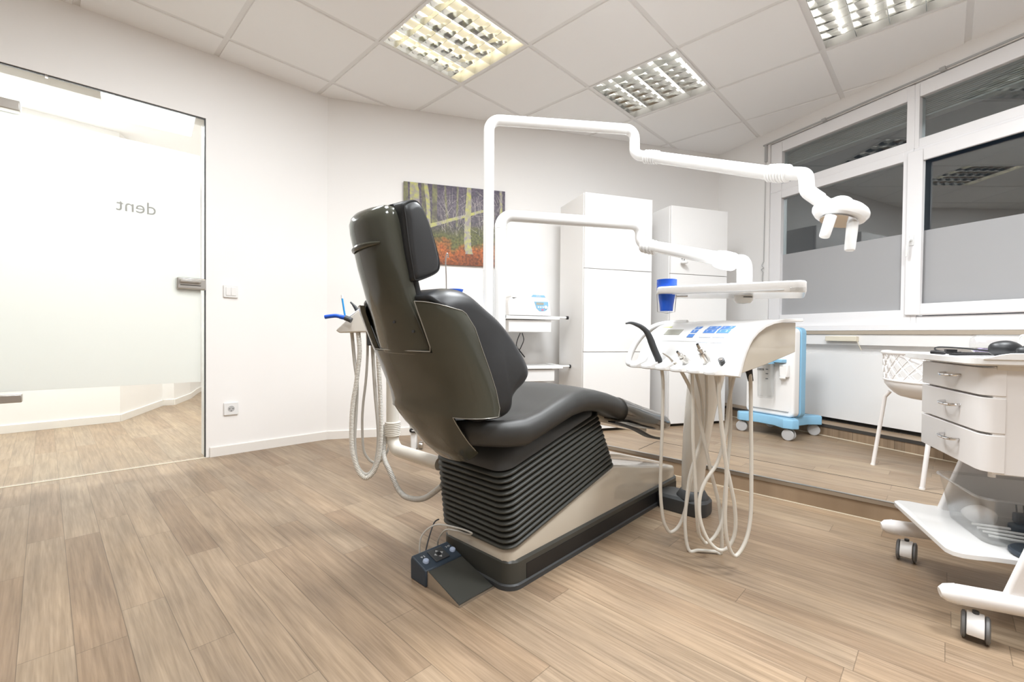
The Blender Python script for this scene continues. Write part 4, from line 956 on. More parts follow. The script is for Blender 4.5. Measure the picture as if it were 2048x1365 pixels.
fr_ = [(672,661),(679,666),(764,663),(800,660),(800,622),(751,619.5),(717,621),(698,636)]
F1 = [at(x,y,1.73) for x,y in fr_]; F2 = [p+Vector((0.055,0.125,0)) for p in F1]; F0_ = [F1[i]*0.96+sum(F1,Vector())/8*0.04+Vector((-0.002,-0.006,0)) for i in range(8)]
th_ = MB().loft([[tuple(p) for p in F0_],[tuple(p) for p in F1],[tuple(p) for p in F2]]).build('hose_tray','ivory',an,bevel=0.003,smooth=30)
a = at(717,622,1.73); 
MB().tube([at(698,634,1.728),at(717,620.5,1.728),at(751,619,1.728),at(800,621,1.728)],0.004,8).build('tray_rim','white',th_)
for x0_, m_ in ((737,'char'),(752,'navy')):
    a, b = at(x0_,664,1.76), at(x0_+(15 if x0_ < 750 else 11),691,1.76); mb = MB(); mb.box(a.x,b.x,1.74,1.79,b.z,a.z); mb.build('valve_block',m_,an,bevel=0.003)
def inst(name, label): return empty(name, at(710,664,1.76), label, 'suction hose', 'hoses of the assistant tray')
i1 = inst('suction_hose','ribbed ivory suction hose looping from the assistant tray')
corrugated(spline(chain([(716,664),(717,672),(719,708),(712.5,766),(706,805),(703,850),(704.4,901.5),(715.7,940),(724,952),(733.4,956),(748,943),(757.6,914.4),(762,869),(761,805),(756.6,721),(755,690)],1.74,1.76),6),0.0085).build('hose','hoseL',i1)
bt = [at(x,y,1.70) for x,y in ((700,640),(692,636),(683,634),(672,631.5),(660,632.5),(650,634))]
MB().tube(spline(bt,5),[0.0085]*12+[0.0075]*14,12).build('blue_suction_tip','blue',i1); MB().tube([at(703,641,1.70),at(697,638,1.70),at(690,635.5,1.70)],0.010,12).build('tip_adapter','char',i1)
i2 = inst('saliva_hose','smooth grey hose hanging beside the ribbed one, with an upright light blue straw')
MB().tube(spline(chain([(703,664),(704.4,672),(709,721),(714,766),(711.5,834),(709,882),(714,928),(728,948),(742,944),(752,920),(757,869),(750,780),(744.7,690)],1.77,1.79),6),0.007,10).build('hose','hose',i2)
MB().tube([at(691,637,1.72),at(688,620,1.72),at(684.5,597,1.72)],0.0036,8).build('straw','cyan',i2); MB().tube([at(684.5,597,1.72),at(684,590,1.72)],0.0042,8).build('straw_end','cab',i2)
i3 = inst('spray_hose','thin ivory hose in the middle of the assistant tray, with a small dark nozzle')
MB().tube(spline(chain([(734.4,664),(735,705),(731.8,759.7),(726,811),(724.4,850),(727,898),(736.6,917.6),(749.5,925.7),(762.4,920.8),(775,901.5),(778,885)],1.76,1.85),6),0.0052,10).build('hose','hose',i3)
MB().tube([at(716,623,1.74),at(710,614,1.735),at(705,608,1.73),(at(701,604,1.73))],[0.009,0.0065,0.004,0.003],12).build('nozzle','char',i3)
i4 = inst('drain_hose','ribbed ivory hose sagging from the column to the chair bellows')
pth = chain([(772,850),(770.5,869),(767,901.5),(770,922),(778.5,940),(794.6,975.6),(804,988),(814,995),(833,998.8),(850,996),(866,986),(884,972)],1.82,1.56)
corrugated(spline(pth,6),0.0095).build('hose','hose',i4)

# ================================================================== back wall: picture, cabinets, shelves
TB = Matrix((Vector((db.x,db.y,0)), Vector((-nb.x,-nb.y,0)), Vector((0,0,1)))).transposed().to_4x4(); TB.translation = Vector((c1.x,c1.y,0))   # y negative = into the room
pc = empty('painting', TB @ Vector((0.54,0,1.331)), 'unframed forest painting with pale trunks and orange leaf litter', 'painting')
x0, x1, z0, z1 = 0.542, 1.343, 1.331, 1.946; TP = TB @ Matrix.Translation((x0,-0.022,z0))
cv = MB(TP).box(0,x1-x0,0,0.021,0,z1-z0).build('canvas','paint',pc,smooth=0)
random.seed(11)
def trunk(pts, w0, w1, m, y=-0.0008):
    P = spline([(a,y,b) for a,b in pts],6); n = len(P); L_ = []; R_ = []
    for i, p in enumerate(P):
        w_ = (w0+(w1-w0)*i/(n-1))/2*(1+random.uniform(-0.1,0.1)); L_.append((p.x-w_,p.y,p.z)); R_.append((p.x+w_,p.y,p.z))
    mb = MB(TP); mb.loft([L_,R_,[(a,y+0.0007,c) for a,_,c in R_],[(a,y+0.0007,c) for a,_,c in L_]],closed=False); return mb.build('painted_trunk',m,cv,smooth=0)
PW, PHt = x1-x0, z1-z0
trunk([(0.015,PHt),(0.02,0.3)],0.03,0.035,'trunk2'); trunk([(0.055,PHt),(0.06,0.3)],0.018,0.02,'trunk')
trunk([(0.085,PHt),(0.10,0.4),(0.11,0.2)],0.045,0.055,'trunk'); trunk([(0.14,PHt),(0.16,0.3)],0.02,0.03,'trunk2')
trunk([(0.165,PHt),(0.185,0.45),(0.19,0.25)],0.028,0.034,'trunk',-0.0012); trunk([(0.235,PHt),(0.235,0.3)],0.035,0.04,'trunk2')
trunk([(0.315,PHt),(0.325,0.45),(0.34,0.28)],0.014,0.018,'trunk2'); trunk([(0.415,PHt),(0.41,0.3)],0.014,0.018,'trunk2')
trunk([(0.505,PHt),(0.50,0.45),(0.495,0.2),(0.51,0.09)],0.035,0.062,'trunk',-0.0016)
trunk([(0.70,PHt),(0.705,0.4)],0.012,0.016,'trunk'); trunk([(0.765,PHt),(0.77,0.35)],0.02,0.022,'trunk'); trunk([(0.64,PHt),(0.63,0.3)],0.02,0.022,'trunk2')
mb = MB(TP); a, b = Vector((0.18,-0.0011,0.285)), Vector((0.66,-0.0011,0.455)); mb.loft([[(a.x,a.y,a.z-0.016),(b.x,b.y,b.z-0.010),(b.x,b.y,b.z+0.010),(a.x,a.y,a.z+0.016)],[(a.x,0,a.z-0.016),(b.x,0,b.z-0.010),(b.x,0,b.z+0.010),(a.x,0,a.z+0.016)]]); mb.build('fallen_trunk','trunk',cv,smooth=0)
mb = MB(TP)
for k in range(150):
    x = random.uniform(0.28,0.79); z = random.uniform(0.22,0.56); l = random.uniform(0.03,0.14); a = random.gauss(PI/2,0.5); w_ = random.uniform(0.0006,0.0014)
    d = Vector((math.cos(a),0,math.sin(a))); n_ = Vector((-d.z,0,d.x))*w_; p = Vector((x,-0.0014-0.00001*k,z)); q = p+d*l
    if 0 < q.x < PW and q.z < PHt: mb.add([tuple(p-n_),tuple(p+n_),tuple(q+n_*0.4),tuple(q-n_*0.4)],[(0,1,2,3)])
mb.build('painted_twigs','twig',cv,smooth=0)

def cabinet(name, label, o, W_, D_, H_, splits, side_l=True):
    T = frame(o,(math.cos(math.radians(18)),math.sin(math.radians(18))),0); t = empty(name, T @ Vector((W_/2,D_/2,ST)), label, 'cabinet', 'tall white cabinets on the back wall')
    MB(T).box(0,W_,0.022,D_,ST+0.02,H_).build('carcass','cab',t,bevel=0.0015); MB(T).box(0.01,W_-0.01,0.03,D_,ST,ST+0.02).build('plinth','gap',t,smooth=0)
    for a, b in zip(splits, splits[1:]): 
        d = MB(T).box(0.002,W_-0.002,0.0,0.021,a+0.002,b-0.002).build('door','cab',t,bevel=0.002)
    return t, T
cabinet('tall_cabinet','wider tall white cabinet with three flush doors, left of the two',(0.507,3.194),0.56,0.42,1.80,[ST+0.02,0.666,1.262,1.80])
t, T = cabinet('tall_cabinet','narrower tall white cabinet at the right, behind the swing arm',(1.200,3.428),0.535,0.42,1.78,[ST+0.02,0.64,1.262,1.78])
o = MB(T).lathe([(0.004,0),(0.02,-0.004),(0.028,-0.012),(0.026,-0.02),(0.012,-0.024),(0.002,-0.024)],(0.10,-0.03,1.36),18).build('door_knob','white',t)
MB(T).tube([(0.10,-0.03,1.356),(0.10,-0.03,1.38),(0.10,0,1.38)],0.003,8).build('hook','char',t)
# shelves with the centrifuge
sh = empty('shelf_rack', TB @ Vector((1.22,-0.2,0.45)), 'white rack of two shelves with black end knobs left of the cabinets', 'shelf rack')
MB(TB).box(1.18,1.235,-0.16,-0.001,0.42,1.06).build('rack_column','white',sh,bevel=0.005)
for z, dx in ((0.905,0.0),(0.540,0.03)):
    s_ = MB(TB).box(1.20,1.66+dx,-0.44,-0.06,z-0.006,z+0.006).build('shelf','white',sh,bevel=0.002)
    MB(TB).tube([(1.225,-0.43,z+0.010),(1.715+dx,-0.43,z+0.010)],0.008,10).build('rail','white',s_); MB(TB).tube([(1.66+dx,-0.08,z+0.010),(1.66+dx,-0.43,z+0.010)],0.008,10).build('rail','white',s_)
    MB(TB).box(1.27,1.60+dx,-0.42,-0.10,z-0.10,z-0.012).build('drawer_box','white',s_,bevel=0.002)
    MB(TB).tube([(1.715+dx,-0.43,z+0.010),(1.732+dx,-0.43,z+0.010)],0.013,14).build('end_knob','black',s_); MB(TB).tube([(1.24,-0.445,z+0.010),(1.222,-0.445,z+0.010)],0.012,12).build('end_knob','black',s_)
cf = empty('centrifuge', TB @ Vector((1.43,-0.25,0.915)), 'white laboratory centrifuge with a small blue control panel', 'centrifuge')
xa, xb = 1.262, 1.602
pr2 = [(xa+0.005,0.925),(xb-0.003,0.925),(xb-0.012,0.985),(xb-0.022,1.035),(xb-0.035,1.052),(xa+0.07,1.056),(xa+0.045,1.045),(xa+0.02,1.06),(xa,1.02)]
bd = MB(TB).prism(pr2,-0.425,-0.10,'xz').build('body','cab',cf,bevel=0.006)
ldp = [(xa+0.03,1.058),(xb-0.037,1.054),(xb-0.06,1.085),(xa+0.20,1.100),(xa+0.09,1.094),(xa+0.03,1.075)]
MB(TB).prism(ldp,-0.40,-0.11,'xz').build('lid','cab',cf,bevel=0.006); MB(TB).box(xa+0.02,xb-0.03,-0.42,-0.11,0.912,0.926).build('foot_gasket','char',cf,bevel=0.003)
cp = MB(TB).prism([(1.462,1.030),(1.570,1.030),(1.572,1.000),(1.562,0.972),(1.545,0.962),(1.505,0.960),(1.480,0.980)],-0.4275,-0.424,'xz').build('control_panel','sky',cf,smooth=0)
MB(TB).box(1.478,1.535,-0.4285,-0.4270,1.006,1.024).build('display','lcd',cp,smooth=0)
for x in (1.495,1.513,1.531): MB(TB).lathe([(0.006,0),(0.006,-0.002)],(x,-0.4272,0.990),12,'y').build('button','white',cp)
MB(TB).lathe([(0.013,0),(0.012,-0.005),(0.003,-0.006)],(1.552,-0.4272,0.990),18,'y').build('knob','white',cp); MB(TB).box(1.518,1.536,-0.4285,-0.427,0.966,0.976).build('stop_key','pink',cp,smooth=0)
MB(TB).prism([(1.445,1.066),(1.560,1.064),(1.548,1.080),(1.46,1.082)],-0.402,-0.399,'xz').build('name_strip','sky',cf,smooth=0)
text('lettering','DUO',face_frame(TB @ Vector((1.503,-0.4035,1.073)),(db.x,db.y,0),(0,0,1)),0.017,'white',cf,0.0003)
cbm = MB(TB); cbm.tube(spline([(1.475,-0.05,0.80),(1.455,-0.035,0.74),(1.450,-0.03,0.69),(1.475,-0.03,0.655),(1.47,-0.03,0.62),(1.425,-0.025,0.595)],6),0.0035,8); cbm.tube(spline([(1.49,-0.05,0.80),(1.51,-0.035,0.745),(1.49,-0.035,0.69),(1.47,-0.035,0.66),(1.44,-0.03,0.675),(1.40,-0.03,0.685)],6),0.0035,8)
cbm.tube([(1.47,-0.035,0.66),(1.52,-0.035,0.60)],0.005,8); cbm.box(1.355,1.405,-0.05,-0.012,0.675,0.705); o = cbm.build('power_cable','black'); tag(o,'black cable and plug hanging under the centrifuge shelf','cable')
so = MB(TB).box(1.32,1.40,-0.012,-0.001,0.655,0.735).build('wall_socket','white',None,bevel=0.003); tag(so,'white wall socket half hidden behind the chair cushion','wall socket')
# small wheeled stand near the wall
st = empty('footswitch_stand', at(832,886,3.05), 'small white bracket with black knob and grip on the floor left of the chair', 'stand')
def q3(x,y,yd=3.05): return at(x,y,yd)
a, b = q3(820,820), q3(831,866); MB().box(a.x,b.x,3.04,3.08,b.z,a.z).build('upright','white',st,bevel=0.004)
a, b = q3(826,832), q3(850,848); MB().box(a.x,b.x+0.03,3.00,3.12,b.z,b.z+0.05).build('platform_plate','white',st,bevel=0.003)
a = q3(835,824); MB().lathe([(0.02,0),(0.028,0.004),(0.026,0.012),(0.006,0.02),(0.003,0.022)],(a.x,3.05,a.z-0.01),18).build('domed_cap','white',st)
MB().lathe([(0.0265,0.003),(0.0285,0.006),(0.0265,0.009)],(a.x,3.05,a.z-0.012),18).build('cap_ring','black',st)
MB().tube([q3(831,812,3.02),q3(831,830,3.02)],0.0025,8).build('thin_rod','steel',st)
a = q3(821,840,3.03); MB().lathe([(0.008,0),(0.008,-0.012),(0.003,-0.014)],(a.x,3.035,a.z),14,'y').build('knob','black',st)
a, b = q3(819,857,3.02), q3(836,865,3.02); MB().box(a.x,b.x,3.005,3.035,b.z,a.z).build('grip','black',st,bevel=0.010); MB().box(a.x+0.018,b.x-0.012,3.0035,3.006,(a.z+b.z)/2-0.002,(a.z+b.z)/2+0.004).build('grip_slot','cab',st)
a, b = q3(822,866), q3(834,887); MB().box(a.x,b.x,3.03,3.08,0.0,a.z+0.01).build('foot','white',st,bevel=0.008)
a = q3(842,880); MB().lathe([(0.004,-0.012),(0.024,-0.012),(0.026,0),(0.024,0.012),(0.004,0.012)],(a.x,3.05,0.028),16,'x').build('castor_wheel','steel',st)

# switch and socket on the left wall
def wallplate(name, label, x, z, parts):
    t = empty(name, TL @ Vector((x,0,z)), label, name.replace('_',' ')); MB(TL).box(x-0.040,x+0.040,-0.010,-0.0003,z-0.040,z+0.040).build('cover_plate','white',t,bevel=0.003); return t
t = wallplate('light_switch','white double light switch on the wall right of the glass door',0.132,1.044,None)
for dx in (-0.0145,0.0145): MB(TL).box(0.132+dx-0.0135,0.132+dx+0.0135,-0.014,-0.009,1.044-0.027,1.044+0.027).build('rocker','cab',t,bevel=0.002)
t = wallplate('wall_socket','white round-holed mains socket low on the wall beside the door',0.134,0.293,None)
MB(TL).lathe([(0.0215,0.0),(0.0215,-0.0008)],(0.134,-0.0098,0.293),28,'y').build('socket_rim','cab',t); MB(TL).lathe([(0.019,0.0),(0.019,-0.0006)],(0.134,-0.0106,0.293),28,'y').build('socket_well','greyfab',t)
for dx, dz in ((-0.0095,0),(0.0095,0),(0,-0.014)): MB(TL).lathe([(0.0028,0),(0.0028,-0.0006)],(0.134+dx,-0.0112,0.293+dz),10,'y').build('pin_hole','black',t)

# ================================================================== casters shared builder
def hood_caster(par, T, x, y, r, ang, wd, stem):
    Tq = T @ Matrix.Translation((x,y,0)) @ Matrix.Rotation(ang,4,'Z')
    n = 18; ring = [(r*1.04*math.cos(PI*(-0.12+1.0*k/n)), r+r*1.04*math.sin(PI*(-0.12+1.0*k/n))) for k in range(n+1)]+[(r*0.7*math.cos(PI*(-0.12+1.0*k/n)), r+r*0.7*math.sin(PI*(-0.12+1.0*k/n))) for k in range(n,-1,-1)]
    c = MB(Tq).prism(ring,-wd*0.75,wd*0.75,'xz').build('castor_hood','cab',par,bevel=0.002,smooth=40)
    MB(Tq).tube([(0,0,r*1.6),(0,0,r*2+stem)],0.007,10).build('stem','char',c)
    for s_ in (-1,1): MB(Tq).lathe([(r*0.2,-wd*0.22),(r*0.8,-wd*0.25),(r,-wd*0.12),(r,wd*0.12),(r*0.8,wd*0.25),(r*0.2,wd*0.22)],(0,s_*wd*1.0,r),24,'y').build('wheel','wheelgrey',c)
    return c
def caster(par, T, x, y, r, ang=0.0, cover='white_metal', tyre='greyfab', z0=0.0, wd=0.022, stem=0.03):
    Tq = T @ Matrix.Translation((x,y,z0)) @ Matrix.Rotation(ang,4,'Z')
    cst = MB(Tq).box(-r*0.55,r*0.55,-wd*0.55,wd*0.55,r*0.9,r*1.75).build('castor',cover,par,bevel=r*0.25)
    MB(Tq).tube([(0,0,r*1.6),(0,0,r*2+stem)],0.006,10).build('stem','char',cst)
    for s_ in (-1,1):
        mb = MB(Tq); mb.lathe([(r*0.3,-wd*0.22),(r*0.9,-wd*0.25),(r,-wd*0.12),(r,wd*0.12),(r*0.9,wd*0.25),(r*0.3,wd*0.22)],(0,s_*wd*0.8,r),22,'y'); mb.build('wheel',tyre,cst)
        mb = MB(Tq); mb.lathe([(r*0.05,-wd*0.27),(r*0.72,-wd*0.27),(r*0.72,wd*0.27),(r*0.05,wd*0.27)],(0,s_*wd*0.8,r),20,'y'); mb.build('hub_disc','cab' if cover != 'char' else 'greyfab',cst)
    return cst

# ================================================================== suction cart on the platform
TS = frame((1.712,3.329),(0.455,-0.890),0); sc_ = empty('suction_cart', TS @ Vector((0.17,0.15,ST)), 'white and light blue wheeled suction device under the window', 'suction cart')
bp_ = [(-0.035,-0.01),(0.0,-0.04),(0.12,0.0),(0.24,0.0),(0.33,-0.045),(0.385,-0.025),(0.40,0.02),(0.33,0.10),(0.33,0.24),(0.375,0.33),(0.34,0.365),(0.27,0.33),(0.08,0.33),(0.0,0.36),(-0.03,0.33),(0.02,0.22),(0.02,0.08)]
MB(TS).loft([[(a,b,0.172) for a,b in bp_],[(a,b,0.225) for a,b in bp_],[(a,b,0.235) for a,b in inset_poly(bp_,-0.006 if False else 0.006)]]).build('base','sky',sc_,bevel=0.004)
def slab(x0,x1,z0,z1,r): return rrect(x0,x1,z0,z1,r,6)
MB(TS).prism(slab(0.0,0.352,0.236,0.848,0.035),0.035,0.105,'xz').build('front_cover','cab',sc_,bevel=0.012,seg=3)
MB(TS).prism(slab(-0.004,0.356,0.230,0.853,0.038),0.106,0.165,'xz').build('back_cover','sky',sc_,bevel=0.006)
MB(TS).box(0.05,0.30,0.165,0.20,0.236,0.50).build('motor_box','sky',sc_,bevel=0.01)
jar = MB(TS).lathe([(0.004,0.36),(0.048,0.362),(0.050,0.37),(0.052,0.60),(0.050,0.60),(0.047,0.372),(0.004,0.368)],(0.19,-0.02,0),28).build('clear_jar','clearbox',sc_)
MB(TS).lathe([(0.005,0.60),(0.055,0.60),(0.055,0.628),(0.045,0.634),(0.005,0.634)],(0.19,-0.02,0),28).build('jar_lid','sky',jar)
MB(TS).box(0.14,0.30,-0.02,0.036,0.610,0.632).build('jar_bracket','sky',sc_,bevel=0.003)
MB(TS).box(0.265,0.325,0.005,0.036,0.51,0.60).build('hose_hook','cab',sc_,bevel=0.008)
MB(TS).box(0.275,0.315,-0.005,0.006,0.50,0.515).build('hose_hook','cab',sc_,bevel=0.004)
MB(TS).box(0.09,0.14,0.032,0.0345,0.545,0.560).build('type_label','char',sc_,smooth=0)
for z in (0.56,0.53,0.495): MB(TS).box(0.222,0.240,-0.072,-0.0705,z,z+0.006).build('scale_mark','char',jar,smooth=0)
MB(TS).tube([(0.03,0.030,0.275),(0.32,0.030,0.275)],0.003,8).build('lower_groove','greyfab',sc_)
for x, y, a in ((0.0,0.0,0.4),(0.345,0.0,0.2),(0.318,0.334,0.6),(0.01,0.33,0.2)): caster(sc_,TS,x,y,0.038,a,'char','greyfab',ST,0.022,0.002)

# ================================================================== lattice chair
ex_ = Vector((0.974,-0.225)); CC0 = Vector((2.135,2.205)); TX = frame((CC0.x,CC0.y),(ex_.x,ex_.y),0)
ch = empty('lattice_chair', TX @ Vector((0,0,ST)), 'white shell chair with diamond lattice back on thin legs', 'chair')
def buck(ph, h):
    a = math.radians(ph); topz = 0.712-0.075*max(0,(abs(ph)-55)/50)**1.3; z = 0.485+(topz-0.485)*h
    k = 0.62+0.38*min(1,h/0.30)**0.5 if h < 0.30 else 1.0+0.04*(h-0.3)
    return Vector((-0.225*k*math.cos(a)-0.01, 0.245*k*math.sin(a), z))
def thick(phs, hs, name, th=0.006):
    rows = []
    for off in (0, th):
        for h in hs: rows.append([buck(ph,h)-Vector((-math.cos(math.radians(ph)),math.sin(math.radians(ph)),0))*off for ph in phs])
    n = len(phs); m = len(hs); vs = [tuple(p) for r in rows for p in r]; fs = []
    g = lambda s_, i, j: s_*m*n+i*n+j
    for i in range(m-1):
        for j in range(n-1): fs += [(g(0,i,j),g(0,i,j+1),g(0,i+1,j+1),g(0,i+1,j)),(g(1,i,j),g(1,i+1,j),g(1,i+1,j+1),g(1,i,j+1))]
    for j in range(n-1): fs += [(g(0,0,j),g(1,0,j),g(1,0,j+1),g(0,0,j+1)),(g(0,m-1,j),g(0,m-1,j+1),g(1,m-1,j+1),g(1,m-1,j))]
    for i in range(m-1): fs += [(g(0,i,0),g(0,i+1,0),g(1,i+1,0),g(1,i,0)),(g(0,i,n-1),g(1,i,n-1),g(1,i+1,n-1),g(0,i+1,n-1))]
    return MB(TX).add(vs,fs)
phs = list(range(-105,106,6)); low = thick(phs,[0.0,0.04,0.1,0.2,0.3,0.38],'x')
low.build('seat_shell','white_metal',ch,smooth=60)
seat_o = [(0.21*math.cos(2*PI*k/32),0.17*math.sin(2*PI*k/32)) for k in range(32)]
MB(TX).loft([[(a+0.03,b,0.488) for a,b in inset_poly(seat_o,0.02)],[(a+0.03,b,0.492) for a,b in seat_o],[(a+0.03,b,0.505) for a,b in seat_o]]).build('seat_pan','white_metal',ch)
bk = MB(TX).tube([buck(ph,1.0) for ph in phs],0.010,10).build('back_rim','white_metal',ch)
mb = MB(TX); mb.tube([buck(ph,0.39) for ph in phs],0.006,8)
for k in range(-7,8):
    for sgn in (-1,1):
        path = []
        for i in range(9):
            h = 0.38+0.62*i/8; ph = k*16+sgn*(i/8)*32-sgn*16
            if abs(ph) <= 102: path.append(buck(ph,h)*1.0)
        if len(path) > 2: mb.tube(path,0.0032,6)
mb.build('lattice','white_metal',bk)
for sgn in (-1,1): MB(TX).tube([buck(sgn*102,1.0),buck(sgn*103,0.7),buck(sgn*104,0.35)],0.008,8).build('back_rim','white_metal',ch)
for x, y in ((-1,1),(-1,-1),(1,1),(1,-1)):
    foot = Vector((0.205*x,0.205*y,ST)); 
    if x < 0: foot = TX.inverted() @ Vector((1.981,2.454,ST)) if y > 0 else TX.inverted() @ Vector((1.892,2.061,ST))
    l_ = MB(TX).tube(fillet([(0.150*x,0.175*y,0.500),(0.165*x,0.190*y,0.470),tuple(foot)],0.02,5),0.0095,12).build('leg','white_metal',ch)
    MB(TX).lathe([(0.011,0),(0.011,0.008)],tuple(foot),12).build('foot_cap','cab',l_)

# ================================================================== drawer trolley
TT = frame((1.21,1.165),(0.913,-0.407),0); tr_ = empty('drawer_trolley', TT @ Vector((0.25,0.23,0)), 'white three drawer trolley on castors at the right edge', 'trolley')
XF, YN, YF_ = 0.029, 0.05, 0.44
cs = MB(TT).box(XF+0.022,0.50,YN,YF_,0.425,0.712).build('cabinet_body','white_metal',tr_,bevel=0.003)
for z0, z1 in ((0.632,0.709),(0.533,0.629),(0.428,0.530)):
    rr2 = [(XF+0.020,YF_-0.002),(XF+0.004,YF_-0.004),(XF,YF_-0.012),(XF,YN+0.030),(XF+0.004,YN+0.014),(XF+0.014,YN+0.004),(XF+0.024,YN-0.002),(XF+0.046,YN-0.003),(XF+0.046,YN+0.003),(XF+0.020,YN+0.008)]
    d = MB(TT).prism(rr2,z0+0.0015,z1-0.0015,'xy').build('drawer','white_metal',tr_,bevel=0.0015,smooth=40)
    zc = z0+(z1-z0)*0.62; yc = 0.215
    pth = [(XF,yc-0.045,zc),(XF-0.018,yc-0.038,zc-0.002),(XF-0.024,yc,zc-0.003),(XF-0.018,yc+0.038,zc-0.002),(XF,yc+0.045,zc)]
    P_ = spline(pth,6); MB(TT).tube(P_,0.0042,8).build('handle','chrome',d)
MB(TT).lathe([(0.008,0),(0.008,0.014)],(XF+0.03,YN+0.02,0.414),12).build('corner_foot','white',cs)
# moulded top
tp = rrect(-0.012,0.53,0.018,0.475,0.03,5)
top_ = MB(TT).loft([[(a,b,0.714) for a,b in inset_poly(tp,0.015)],[(a,b,0.719) for a,b in tp],[(a,b,0.734) for a,b in tp],[(a,b,0.737) for a,b in inset_poly(tp,0.004)],[(a,b,0.733) for a,b in inset_poly(tp,0.018)]]).build('top_tray','white',tr_,smooth=40)
MB(TT).box(XF+0.03,0.50,YN+0.004,YF_,0.711,0.7165).build('top_gap','gap',top_,smooth=0)
wv = [(0.015,0.735),(0.03,0.738),(0.048,0.744),(0.068,0.748),(0.10,0.749),(0.50,0.749),(0.50,0.732),(0.015,0.731)]
MB(TT).prism(wv,0.014,0.020,'xz').build('raised_lip','white',top_,bevel=0.001,smooth=40)
MB(TT).box(0.055,0.50,0.046,0.0495,0.702,0.7145).build('under_rail','ivory',top_,bevel=0.004)
# legs, tubes, lower shelf
for y, yy in ((0.0,'near'),(0.456,'far')):
    y0_, y1_ = (y-0.004,y+0.020) if y == 0 else (y-0.020,y+0.004)
    pn = [(0.060,0.125),(0.42,0.125),(0.36,0.43),(0.155,0.43)]
    MB(TT).prism(pn,y0_,y1_,'xz').build('leg_panel','white_metal',tr_,bevel=0.006)
    tb = MB(TT).tube([(-0.065,y,0.108),(-0.055,y,0.110),(-0.03,y,0.111),(0.52,y,0.111),(0.545,y,0.110),(0.555,y,0.108)],[0.012,0.021,0.025,0.025,0.021,0.012],18).build('base_tube','white_metal',tr_)
    MB(TT).tube([(-0.068,y,0.108),(-0.057,y,0.110),(-0.035,y,0.111)],[0.0125,0.0215,0.0257],18).build('end_cap','cab',tb)
    for x in (0.005,0.49): hood_caster(tr_,TT,x,y,0.034,-1.95,0.022,0.008)
shp = [(-0.027,0.475),(-0.030,0.46),(-0.028,0.085),(-0.018,0.066),(0.0,0.058),(0.03,0.060),(0.06,0.066),(0.10,0.070),(0.45,0.066),(0.47,0.44),(0.40,0.47),(0.06,0.478),(0.02,0.492),(-0.01,0.490)]
MB(TT).loft([[(a,b,0.186) for a,b in shp],[(a,b,0.199) for a,b in shp],[(a,b,0.201) for a,b in inset_poly(shp,0.003)]]).build('lower_shelf','white',tr_,bevel=0.001,smooth=40)
# clear box on the shelf and its contents
bx = empty('clear_box', TT @ Vector((0.24,0.27,0.201)), 'clear plastic box with cables and plug on the lower trolley shelf', 'plastic box')
o0 = rrect(0.085,0.40,0.150,0.385,0.03,6); o1 = rrect(0.062,0.42,0.125,0.410,0.035,6)
MB(TT).loft([[(a,b,0.2025) for a,b in o0],[(a,b,0.335) for a,b in o1],[(a,b,0.335) for a,b in inset_poly(o1,0.002)],[(a,b,0.2045) for a,b in inset_poly(o0,0.002)]]).build('box_wall','clearbox',bx,smooth=40)
MB(TT).tube([(a,b,0.337) for a,b in inset_poly(o1,-0.004)],0.004,8,closed=True).build('box_rim','clearbox',bx)
pg = empty('power_plug', TT @ Vector((0.20,0.26,0.21)), 'dark blue-grey plug adapter lying in the clear box', 'plug')
MB(TT).box(0.175,0.235,0.225,0.265,0.212,0.245).build('plug_body','navy',pg,bevel=0.010); MB(TT).box(0.185,0.215,0.235,0.262,0.245,0.275).build('plug_head','navy',pg,bevel=0.006)
for dx in (0.192,0.208): MB(TT).tube([(dx,0.25,0.275),(dx-0.002,0.25,0.298)],0.002,8).build('prong','char',pg)
mb = MB(TT)
for k in range(4): mb.tube(spline([(0.11,0.20+0.03*k,0.212),(0.18,0.18+0.02*k,0.215+0.004*k),(0.28,0.20+0.02*k,0.213),(0.37,0.17+0.03*k,0.215)],6),0.004,8)
o = mb.build('white_cables','white'); tag(o,'loose white cables at the bottom of the clear box','cable')
pol = smooth_poly([(0.0,0.0),(0.03,-0.01),(0.06,0.0),(0.065,0.03),(0.04,0.045),(0.01,0.04),(-0.01,0.02)],4)
o = puff(TT @ Matrix.Translation((0.11,0.29,0.216)),pol,0,0.06,0.02,5).build('paper_bundle','cab'); tag(o,'crumpled white paper bundle in the clear box','paper')
mb = MB(TT); mb.loft([[(0.285,0.17,0.212),(0.35,0.17,0.212),(0.35,0.25,0.212),(0.285,0.25,0.212)],[(0.275,0.16,0.270),(0.36,0.16,0.270),(0.36,0.26,0.270),(0.275,0.26,0.270)]]); o = mb.build('small_tub','cab',None,bevel=0.006); tag(o,'small white tub at the right end inside the clear box','tub')
mb = MB(TT); mb.lathe([(0.003,0.2015),(0.055,0.2015),(0.060,0.206),(0.060,0.214),(0.056,0.217),(0.046,0.213),(0.003,0.213)],(0.175,0.105,0),36); o = mb.build('rubber_disc','navy'); tag(o,'dark slate round rubber disc on the lower trolley shelf','disc')
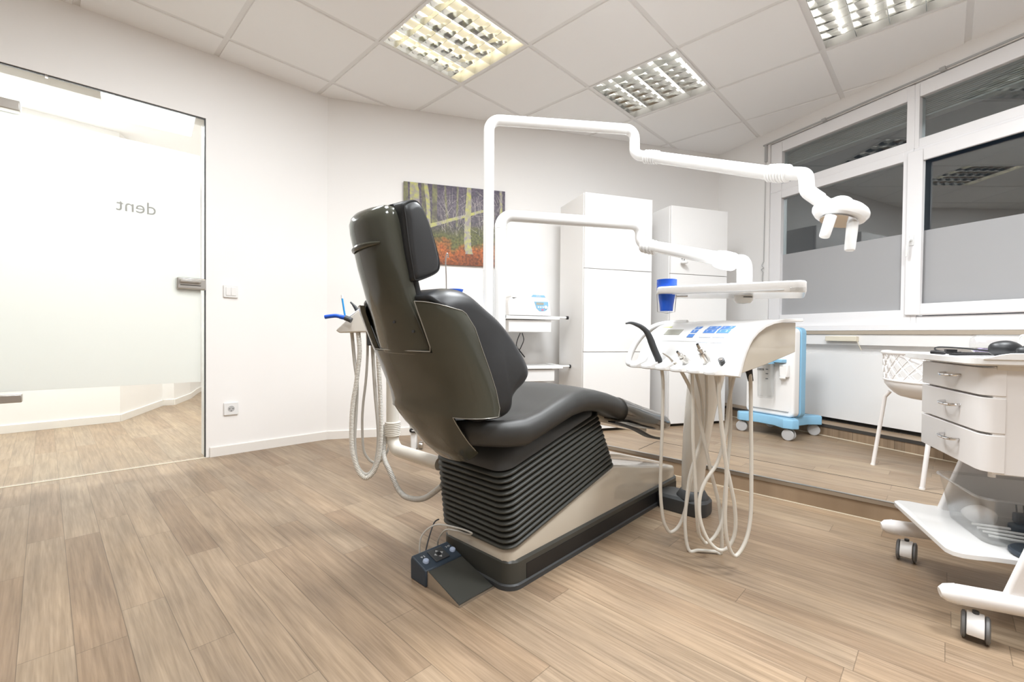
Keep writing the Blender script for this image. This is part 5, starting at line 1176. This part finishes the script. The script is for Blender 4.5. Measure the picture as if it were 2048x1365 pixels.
# things on top
mb = MB(TT); random.seed(5)
for k in range(9):
    y = 0.20+0.018*k; mb.tube(spline([(0.015+0.010*k,y,0.737+0.002*(k % 3)),(0.055,y+random.uniform(-0.02,0.03),0.738),(0.11,y+random.uniform(-0.03,0.02),0.740),(0.17,y-0.02,0.739),(0.24,y+0.01,0.740)],6),0.0027,6)
mb.tube(spline([(0.035,0.24,0.740),(0.018,0.30,0.748),(0.04,0.34,0.757),(0.10,0.32,0.754),(0.18,0.26,0.742)],6),0.0025,6)
mb.box(0.040,0.066,0.29,0.305,0.737,0.751)
cbd = mb.build('cable_bundle','black'); tag(cbd,'tangled black cables lying on the trolley top','cable')
a = MB(TT); a.tube([(-0.004,0.27,0.741),(0.010,0.257,0.741),(0.024,0.250,0.740)],[0.006,0.008,0.004],10); a.build('cable_plug','black',None); bpy.context.scene.collection.objects['cable_plug'].parent = cbd
bag = MB(TT).lathe([(0.004,0.0),(0.022,0.002),(0.029,0.012),(0.030,0.03),(0.030,0.26),(0.004,0.265)],(0.115,0.33,0.768),24,'x').build('clear_bag_roll','clearbox'); tag(bag,'clear plastic bag roll lying on the trolley top','bag')
pth = [(0.125,0.750),(0.138,0.756),(0.16,0.755),(0.18,0.761),(0.21,0.764),(0.33,0.762),(0.33,0.744),(0.125,0.744)]
o = MB(TT).prism(pth,0.316,0.344,'xz').build('purple_sheet','purple',None,smooth=40); tag(o,'purple folded sheet inside the clear bag roll','sheet')
def blob(name, label, c, rx, ry, rz, m, cat, tw=0.3):
    rings = []
    for i in range(1,12):
        th_ = PI*i/12; rings.append([(c[0]+rx*math.cos(th_)*(1.0), c[1]+ry*math.sin(th_)*math.cos(2*PI*j/20), c[2]+rz*math.sin(th_)**(1+tw*math.cos(th_))*math.sin(2*PI*j/20)) for j in range(20)])
    return tag(MB(TT).loft(rings).build(name,m), label, cat)
blob('rubber_mask','large black rubber nose mask on the trolley top',(0.118,0.155,0.757),0.036,0.026,0.024,'leather','mask')
blob('rubber_mask','smaller black rubber mask at the right edge of the trolley top',(0.137,0.085,0.751),0.030,0.020,0.018,'leather','mask')
o = MB(TT).lathe([(0.003,0),(0.016,0),(0.018,0.004),(0.018,0.09),(0.003,0.09)],(0.172,0.20,0.777),22,'x').build('breathing_tube','ivory'); tag(o,'beige tube end with white ring behind the rubber masks','tube')
mb = MB(TT); mb.tube([(0.174,0.20+0.019*math.cos(2*PI*j/22),0.777+0.019*math.sin(2*PI*j/22)) for j in range(22)],0.0035,8,closed=True); q_ = mb.build('white_ring','white',None); q_.parent = o
